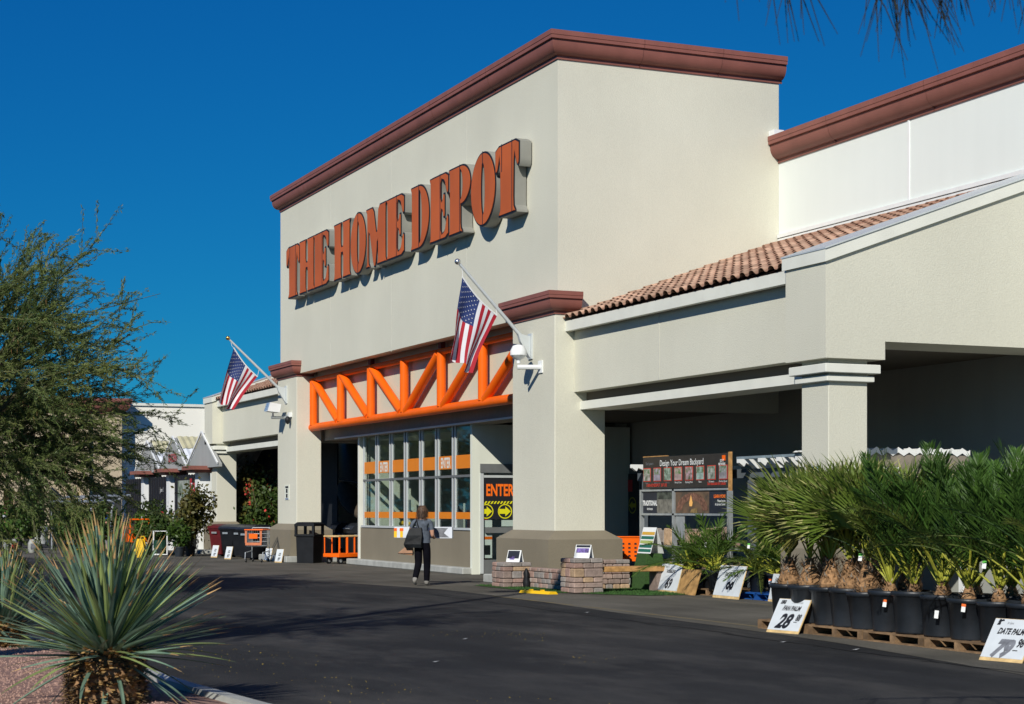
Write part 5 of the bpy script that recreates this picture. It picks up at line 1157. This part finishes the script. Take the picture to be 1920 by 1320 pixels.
def wheelie(x, y, rz, mt, lab):
    o = thing("wheelie_bin", (x, y, 0), lab, "wheelie bin", "wheelie bins in a row", rz); LOC[o] = Vector()
    MB().rings([[(-.22,-.26,.08),(.22,-.26,.08),(.22,.22,.08),(-.22,.22,.08)],[(-.29,-.36,.90),(.29,-.36,.90),(.29,.34,.90),(-.29,.34,.90)],[(-.32,-.39,.91),(.32,-.39,.91),(.32,.37,.91),(-.32,.37,.91)],[(-.32,-.39,.96),(.32,-.39,.96),(.32,.37,.96),(-.32,.37,.96)]]).build("body", mt, o, local=True)
    rs_ = [[(sx*.325, y_, z_) for sx in (-1,1)] for y_, z_ in ((-.42,.965),(-.36,1.03),(-.15,1.09),(.15,1.11),(.36,1.07),(.42,.99))]
    lid = MB().add([p for r in rs_ for p in r], [(2*i, 2*i+1, 2*i+3, 2*i+2) for i in range(5)]).add([(-.325,-.42,.962),(-.325,-.36,1.028),(-.325,-.15,1.088),(-.325,.15,1.108),(-.325,.36,1.068),(-.325,.42,.988)], [tuple(range(6))]).add([(.325,-.42,.962),(.325,-.36,1.028),(.325,-.15,1.088),(.325,.15,1.108),(.325,.36,1.068),(.325,.42,.988)], [tuple(range(5,-1,-1))])
    lid.build("lid", mt if mt is not black_pl else mat("bin_lid", (.022,.026,.032), .3, .1), o, local=True)
    MB().tube([(-.28,.42,1.0),(-.28,.48,1.02),(.28,.48,1.02),(.28,.42,1.0)], .018, 6).build("handle", black_pl, o, local=True)
    MB().box(-.12,.12,-.40,-.392,.78,.84).build("label_plate", galv, o, local=True)
    for sx in (-1,1): mb = MB(); wheel(mb, sx*.26, .26, .11, .05); mb.build("wheel", black_pl, o, local=True)
maroon = mat("maroon_plastic", (.10,.012,.015), .45, .15)
for i, (x, y, mt, lb) in enumerate(((-59.2,14.95,maroon,"dark red wheelie bin at the left end of the row"),(-57.9,15.0,black_pl,"black wheelie bin next to the dark red one"),(-56.6,15.05,black_pl,"black wheelie bin in the middle of the row"),(-55.4,15.1,black_pl,"black wheelie bin partly behind the wire cart"),(-54.6,14.75,black_pl,"black wheelie bin nearest the entrance column"))):
    wheelie(x, y, R(30), mt, lb)
wheelie(-64.2, 15.0, R(30), black_pl, "black wheelie bin left of the far pillar base")
for i, (x, y, lb) in enumerate(((-57.8,14.3,"small price card in front of the dark red bin"),(-55.6,14.2,"tilted price card in front of the black bins"),(-52.9,14.75,"price card seen through the left side of the wire cart"),(-51.5,14.7,"price card right behind the wire cart"),(-62.6,14.1,"price card left of the far pillar base"),(-63.3,13.6,"outermost price card among the garden plants"))):
    board("price_card", x, y, .30, .42, R(28), R(-15), lb, [("12", 0, .5, .3, .012, .8, .3, ink),("97", 0, .16, .3, .012, .8, .3, ink)], group="small price cards on the ground")
um = thing("patio_umbrella", (-53.2, 18.0, 0), "tilted brown patio umbrella hanging from a black arm in the dark recess", "umbrella")
P("arm", black_pl, MB().tube([(-55.7,18.0,2.55),(-54.4,18.0,2.50),(-52.6,18.0,2.3),(-51.8,18,2.0)], .04, 8), um)
P("canopy", mat("umbrella_brown", (.055,.042,.03), .9, .2), MB().rings([[(-55.6+a*2.6+b*.35*math.sin(3.14*a)**.8*math.cos(t_)*.2, 18.0+b*.45*math.sin(3.14*a)**.7*math.sin(t_), 2.5-a*1.25+b*.30*math.sin(3.14*a)**.7*math.cos(t_)) for t_ in [6.283*i/12 for i in range(12)]] for a, b in ((.01,.3),(.12,1),(.3,1),(.5,1),(.7,1),(.88,1),(.99,.3))]), um, smooth=50)
P("pole", black_pl, MB().tube([(-51.8,18,2.0),(-51.8,18,.1)], .04, 8).box(-52.2,-51.4,17.6,18.4,.005,.1), um)
for i, (x, lb) in enumerate(((-54.6,"covered barbecue grill at the back of the dark recess"),(-52.9,"second barbecue grill next to the storefront corner"))):
    gl_ = thing("barbecue_grill", (x, 17.6, 0), lb, "grill", "grills in the recess")
    P("cabinet", black_pl, MB().bbox(x-.5, x+.5, 17.35, 17.9, .1, .82, .02), gl_); P("lid", MATS["bin_lid"], MB().prism([(.0,0),(.0,.12),(.08,.24),(.22,.32),(.40,.32),(.52,.2),(.55,0)], (x-.42,17.35,.85), (0,1,0), (0,0,1), (1,0,0), 0, .84), gl_)
    P("side_shelf", galv, MB().box(x+.5, x+.95, 17.4, 17.85, .78, .82).box(x-.95, x-.5, 17.4, 17.85, .78, .82), gl_); P("handle", galv, MB().tube([(x-.3,17.30,1.0),(x+.3,17.30,1.0)], .015, 6), gl_)
    P("carton", mat("carton_tan", (.45,.38,.20), .8, .1), MB().box(x+.55, x+.9, 17.5, 17.8, .35, .78), gl_)

# ------------------------------------------------------------------ things at the far left
cc = thing("cart_corral", (-66, 11.5, 0), "long galvanised rail frame over the nursery plants", "rail")
for z, y in ((2.10,11.6),(1.90,11.0)): P("rail", galv, MB().tube([(-70.5,y,z-.02),(-64.6,y+1.3,z)], .05, 8), cc)
for i in range(4):
    f = i/3.; x = -70.3+5.5*f; y = 11.0+1.25*f; P("post", galv, MB().tube([(x,y,0),(x,y,1.55),(x-.2,y+.15,1.9),(x-.3,y+.6,2.08)], .04, 7), cc)
rkx = thing("pallet_stack", (-64.2, 11.3, 0), "stack of yellow and black slatted trays behind the big yucca", "trays")
for i in range(9): P("tray", yellow if i % 2 else black_pl, MB().box(-65.2,-63.4,10.7,11.7,.06+i*.1,.06+i*.1+(.045 if i % 2 else .08)), rkx)
yh = thing("caution_stand", (-58.6, 12.05, 0), "yellow plastic caution stand behind the big yucca", "caution stand")
P("panel", yellow, MB().prism([(-.14,0),(.14,0),(.16,.18),(.24,.24),(.14,.30),(.10,.62),(-.10,.62),(-.14,.30),(-.24,.24),(-.16,.18)], (-58.6,12.05,.005), (.5,.86,0), (-.1,-.06,1), (.86,-.5,0), 0, .03), yh)
P("panel", yellow, MB().prism([(-.14,0),(.14,0),(.10,.62),(-.10,.62)], (-58.82,12.18,.005), (.5,.86,0), (.22,-.13,1), (.86,-.5,0), 0, .03), yh)
P("handle", yellow, MB().tube([(-58.70,12.05,.62),(-58.68,12.08,.70),(-58.64,12.16,.70),(-58.62,12.18,.62)], .02, 6), yh)
lt = thing("lawn_tractor", (-62.2, 12.5, 0), "orange flatbed cart loaded among the plants behind the big yucca", "cart")
P("bed", orange, MB().bbox(-63.3,-61.4,12.2,13.0,.45,.75,.02), lt); P("rail", orange, MB().tube([(-61.6,12.3,.75),(-61.6,12.3,1.25),(-61.6,12.95,1.25),(-61.6,12.95,.75)], .035, 7), lt)
P("load", mat("rust_red", (.22,.05,.03), .8, .3, 5), MB().bbox(-63.1,-61.9,12.3,12.9,.752,1.0,.02), lt)
for x in (-63.0,-61.7):
    for y in (12.2,12.95): mb = MB(); mb.prism([(.2*math.cos(6.283*i/14), .2*math.sin(6.283*i/14)) for i in range(14)], (x, y, .2), (1,0,0), (0,0,1), (0,1,0), 0, .08); P("wheel", black_pl, mb, lt)
hr = thing("hose_reel", (-60.3, 12.9, 0), "white wire hose reel cart on the ground left of the pillar", "hose reel")
P("frame", white_p, MB().tube([(-60.6,12.9,.05),(-60.6,12.9,.85),(-60.3,13.3,.85),(-60.3,13.3,.05),(-60.6,12.9,.05)], .03, 6), hr); P("hose", mat("hose_green", (.012,.05,.03), .5, .1), MB().lathe([(.12,-.14),(.24,-.14),(.24,.14),(.12,.14)], (-60.45,13.1,.4), 14), hr)
for i, (x, y, lb) in enumerate(((-70.3,9.3,"white bag of soil lying under the low citrus"),(-67.8,9.2,"white and red bag leaning on the low citrus"),(-66.5,9.7,"small white bucket beside the trays"))):
    o = thing("garden_bag", (x, y, 0), lb, "bag", "garden supplies on the ground"); P("bag", mat("bag_gray", (.33,.34,.31), .8, .2, 6), MB().rings([[(x+k*.2*math.cos(a), y+k*.16*math.sin(a), z) for a in [6.283*j/10 for j in range(10)]] for k, z in ((.7,.005),(1.05,.12),(1,.35),(.6,.5))]), o, smooth=60)
    P("label", red if i == 1 else ink_g, MB().box(x+.19, x+.215, y-.09, y+.09, .15, .35), o)

# ------------------------------------------------------------------ people
def person(loc, rz, lab, joints, bones, mats, sc_=1.0):
    """one continuous skinned body; bones = (a, b, material index)"""
    o = thing("person", loc, lab, "person", None, rz); LOC[o] = Vector(); o.scale = (sc_,)*3
    names = list(joints); me = bpy.data.meshes.new("body"); me.from_pydata([joints[k][0] for k in names], [(names.index(a), names.index(b)) for a, b, _ in bones], [])
    ob = bpy.data.objects.new("body_tmp", me); COL.objects.link(ob)
    md = ob.modifiers.new("s", 'SKIN'); md.use_smooth_shade = True
    sv = me.skin_vertices[0].data
    for i, k in enumerate(names): rr = joints[k][1]; sv[i].radius = rr if isinstance(rr, tuple) else (rr, rr); sv[i].use_root = (i == 0)
    ob.modifiers.new("d", 'SUBSURF').levels = 2
    bm_ = bpy.data.meshes.new_from_object(ob.evaluated_get(bpy.context.evaluated_depsgraph_get())); bpy.data.objects.remove(ob)
    bm_.name = "body"
    for m_ in mats: bm_.materials.append(m_)
    segs = [(Vector(joints[a][0]), Vector(joints[b][0]), mi) for a, b, mi in bones]
    for p in bm_.polygons:
        c = p.center; best = None
        for a, b, mi in segs:
            d = b-a; t_ = max(0, min(1, (c-a).dot(d)/max(1e-6, d.length_squared))); dist = (c-(a+d*t_)).length
            if best is None or dist < best[0]: best = (dist, mi)
        p.material_index = best[1]; p.use_smooth = True
    b = bpy.data.objects.new("body", bm_); COL.objects.link(b); b.parent = o
    return o
def hand(j, bo, wrist, name, d, side, mi, curl=(0,0,-.3)):
    """palm and five fingers from a wrist joint"""
    d = Vector(d).normalized(); s_ = Vector(side).normalized(); w0 = Vector(joint_pos(j, wrist)); pm = w0+d*.05
    j[name+"palm"] = (tuple(pm), (.026, .018)); bo.append((wrist, name+"palm", mi))
    for i, (off, L_) in enumerate(((-.026,.062),(-.009,.072),(.009,.068),(.026,.052))):
        k = pm+d*.035+s_*off; e = k+(d+Vector(curl)).normalized()*L_*.55; f = e+(d*.5+Vector(curl)*2).normalized()*L_*.45
        for nm, p_ in (("a",k),("b",e),("c",f)): j[name+str(i)+nm] = (tuple(p_), .0085)
        bo += [(name+"palm", name+str(i)+"a", mi), (name+str(i)+"a", name+str(i)+"b", mi), (name+str(i)+"b", name+str(i)+"c", mi)]
    k = pm-s_*.03; e = k+(d*.6-s_).normalized()*.03; f = e+d*.03
    for nm, p_ in (("a",k),("b",e),("c",f)): j[name+"t"+nm] = (tuple(p_), .0095)
    bo += [(name+"palm", name+"ta", mi), (name+"ta", name+"tb", mi), (name+"tb", name+"tc", mi)]
def joint_pos(j, k): return j[k][0]
def base_joints(h=1.62, lstep=None, rstep=None, larm=None, rarm=None):
    j = {"pelvis": ((0,0,.90), (.15,.105)), "waist": ((0,.01,1.05), (.125,.085)), "chest": ((0,.0,1.24), (.165,.105)), "upper": ((0,-.01,1.35), (.125,.08)), "neck": ((0,.0,1.42), .048), "jaw": ((0,.03,1.49), (.062,.075)), "skull": ((0,.015,1.57), (.075,.09)), "crown": ((0,.01,1.635), (.04,.05)), "nose": ((0,.115,1.515), .012),
         "hipl": ((-.09,0,.84), .10), "hipr": ((.09,0,.84), .10), "shl": ((-.18,-.005,1.335), .062), "shr": ((.18,-.005,1.335), .062)}
    for k, v in dict(larm or {}, **(rarm or {})).items(): j[k] = v
    for k, v in dict(lstep or {}, **(rstep or {})).items(): j[k] = v
    return j
BO = [("pelvis","waist",0),("waist","chest",0),("chest","upper",0),("upper","neck",2),("neck","jaw",2),("jaw","skull",2),("skull","crown",2),("jaw","nose",2),("pelvis","hipl",1),("pelvis","hipr",1),("upper","shl",0),("upper","shr",0),
      ("shl","slvl",0),("slvl","ell",2),("ell","wrl",2),("shr","slvr",0),("slvr","elr",2),("elr","wrr",2),
      ("hipl","knl",1),("knl","anl",1),("anl","hel",3),("hel","tol",3),("hipr","knr",1),("knr","anr",1),("anr","her",3),("her","tor",3)]
fwd = Vector((-.83, .56, 0)); RZ = math.atan2(-fwd.x, fwd.y)
j = base_joints(larm={"slvl": ((-.235,.02,1.22), .052), "ell": ((-.27,.06,1.13), .040), "wrl": ((-.25,.26,1.12), .028)}, rarm={"slvr": ((.205,.0,1.17), .050), "elr": ((.215,.02,1.05), .040), "wrr": ((.20,.22,1.00), .028)},
    lstep={"knl": ((-.085,.02,.47), .082), "anl": ((-.11,-.20,.15), .062), "hel": ((-.11,-.24,.11), .038), "tol": ((-.11,-.12,.035), .032)}, rstep={"knr": ((.085,.07,.46), .082), "anr": ((.08,.06,.085), .064), "her": ((.08,.03,.045), .038), "tor": ((.085,.21,.035), .032)})
bo = list(BO); hand(j, bo, "wrl", "hl", (0,1,0), (0,0,-1), 2, (.3,0,0)); hand(j, bo, "wrr", "hr", (0,1,0), (1,0,0), 2, (0,0,.5))
wm = person((-34.65, 13.0, 0), RZ, "woman in gray top and black trousers walking to the entrance with boxes", j, bo, [shirt_m, pants_m, skin_m, shoe_m])
hm = MB(); r_ = random.Random(3)
rs_ = []
for i in range(9):
    t_ = i/8; z = 1.68-.27*t_; k = math.sin(math.pi*(.12+.66*t_))**.6
    rs_.append([( .112*k*math.cos(a)*(1+.06*math.sin(5*a+3*t_)), -.005+(.118*k)*math.sin(a)*(1 if math.sin(a) < 0 else .62)*(1+.05*math.sin(7*a)), z+.012*math.sin(6*a)*t_) for a in [6.283*q_/24 for q_ in range(24)]])
hm.rings(rs_); ho = hm.build("hair", hair_m, wm, smooth=True, local=True)
hs_ = MB()
for i in range(260):
    a = r_.uniform(math.pi*.95, math.pi*2.05); z = r_.uniform(1.44, 1.62); p = Vector((.106*math.cos(a), -.005+.112*math.sin(a), z)); sd = Vector((-math.sin(a), math.cos(a), 0))*.006
    e = p+Vector((math.cos(a)*.045, math.sin(a)*.045, -r_.uniform(.05,.13))); hs_.add([p-sd, p+sd, e], [(0,1,2)])
hs_.build("hair_strands", hair_m, ho, local=True, kind="stuff")
MB().rings([[(k*.155*math.cos(a), .01+k*.105*math.sin(a), z) for a in [6.283*q_/20 for q_ in range(20)]] for k, z in ((1.12,.90),(1.10,.96),(1.02,1.06),(1.04,1.15))], False).build("shirt_hem", shirt_m, wm, smooth=True, local=True)
tmw = Matrix.Translation(wm.location) @ Matrix.Rotation(RZ, 4, 'Z')
def held(name, lab, cat, lp):
    o = thing(name, tmw @ Vector(lp), lab, cat, None, RZ); LOC[o] = Vector(); return o
bx = held("carton_box", "long pale carton with orange and yellow end carried by the woman", "box", (-.10,.24,.98))
MB().bbox(-.55,.0,-.07,.07,.02,.25,.004).build("carton", box_w, bx, local=True)
MB().box(-.552,-.49,-.0755,-.0705,.03,.16).build("print", yellow, bx, local=True); MB().box(-.552,-.49,-.076,-.0705,.165,.225).build("print", orange, bx, local=True)
MB().box(-.42,-.36,-.0755,-.0705,.03,.16).build("print", yellow, bx, local=True); MB().box(-.43,-.35,-.076,-.0705,.165,.225).build("print", orange, bx, local=True)
bx2 = held("carton_box", "white and gray end of a second carton sticking out right of the woman", "box", (-.05,.36,.99))
MB().bbox(-.3,.62,-.05,.06,.0,.24,.004).build("carton", box_w, bx2, local=True); MB().add([(.18,-.054,.02),(.56,-.054,.02),(.44,-.054,.11),(.53,-.054,.22),(.18,-.054,.22)], [(0,1,2,3,4)]).build("print", ink_g, bx2, local=True)
tt = held("tote_bag", "large black leather tote bag on the woman's shoulder", "bag", (-.15,-.14,.80))
tt.scale = (.85, .9, .92)
MB().rings([[(-.20,-.07,0),(.20,-.07,0),(.22,.05,0),(-.22,.05,0)],[(-.23,-.10,.08),(.20,-.10,.08),(.22,.07,.08),(-.25,.07,.08)],[(-.16,-.09,.28),(.22,-.07,.28),(.22,.06,.28),(-.17,.06,.28)],[(-.10,-.03,.44),(.19,-.02,.46),(.19,.03,.46),(-.10,.03,.44)]]).build("bag", bag_m, tt, local=True)
MB().tube([(-.02,-.01,.44),(.0,.0,.52),(.05,.07,.62)], .012, 6).tube([(.12,0,.44),(.08,.03,.54),(.06,.07,.62)], .012, 6).build("strap", bag_m, tt, local=True)
hb = held("handbag", "small tan and brown handbag hanging below the black tote", "bag", (-.33,-.06,.64))
MB().rings([[(-.14,-.05,.03),(.14,-.05,0),(.14,.05,0),(-.14,.05,.03)],[(-.16,-.06,.05),(.15,-.06,.04),(.15,.06,.04),(-.16,.06,.05)],[(-.02,-.04,.17),(.13,-.04,.2),(.13,.04,.2),(-.02,.04,.17)]]).build("bag", tan_m, hb, local=True)
MB().box(-.16,.15,-.066,-.06,.03,.05).build("trim", hair_m, hb, local=True)
def far_person(x, y, rz, lab, sm, pm, seed):
    j = base_joints(larm={"slvl": ((-.20,.0,1.18), .052), "ell": ((-.22,.02,1.08), .040), "wrl": ((-.20,.20,.98), .028)}, rarm={"slvr": ((.20,.0,1.18), .052), "elr": ((.22,.02,1.08), .040), "wrr": ((.20,.20,.98), .028)},
        lstep={"knl": ((-.09,.03,.47), .062), "anl": ((-.09,.0,.08), .042), "hel": ((-.09,-.03,.045), .038), "tol": ((-.09,.13,.035), .032)}, rstep={"knr": ((.09,.02,.46), .062), "anr": ((.09,-.02,.085), .042), "her": ((.09,-.05,.045), .038), "tor": ((.09,.12,.035), .032)})
    bo = list(BO); hand(j, bo, "wrl", "hl", (0,1,-.2), (1,0,0), 2); hand(j, bo, "wrr", "hr", (0,1,-.2), (1,0,0), 2)
    o = person((x, y, 0), rz, lab, j, bo, [sm, pm, skin_m, shoe_m])
    MB().sphere((0,-.01,1.60), .10, .115, .10).build("hair", hair_m, o, smooth=True, local=True)
far_person(-74.2, 9.75, R(-20), "shopper in pale shirt and black trousers at the far left edge", mat("pale_shirt", (.42,.45,.48), .9, .1), pants_m, 1)
far_person(-66.3, 12.4, R(160), "shopper in a bright blue shirt standing behind the big yucca", mat("blue_shirt", (.012,.07,.42), .9, .1), mat("gray_trousers", (.2,.2,.21), .9, .1), 2)
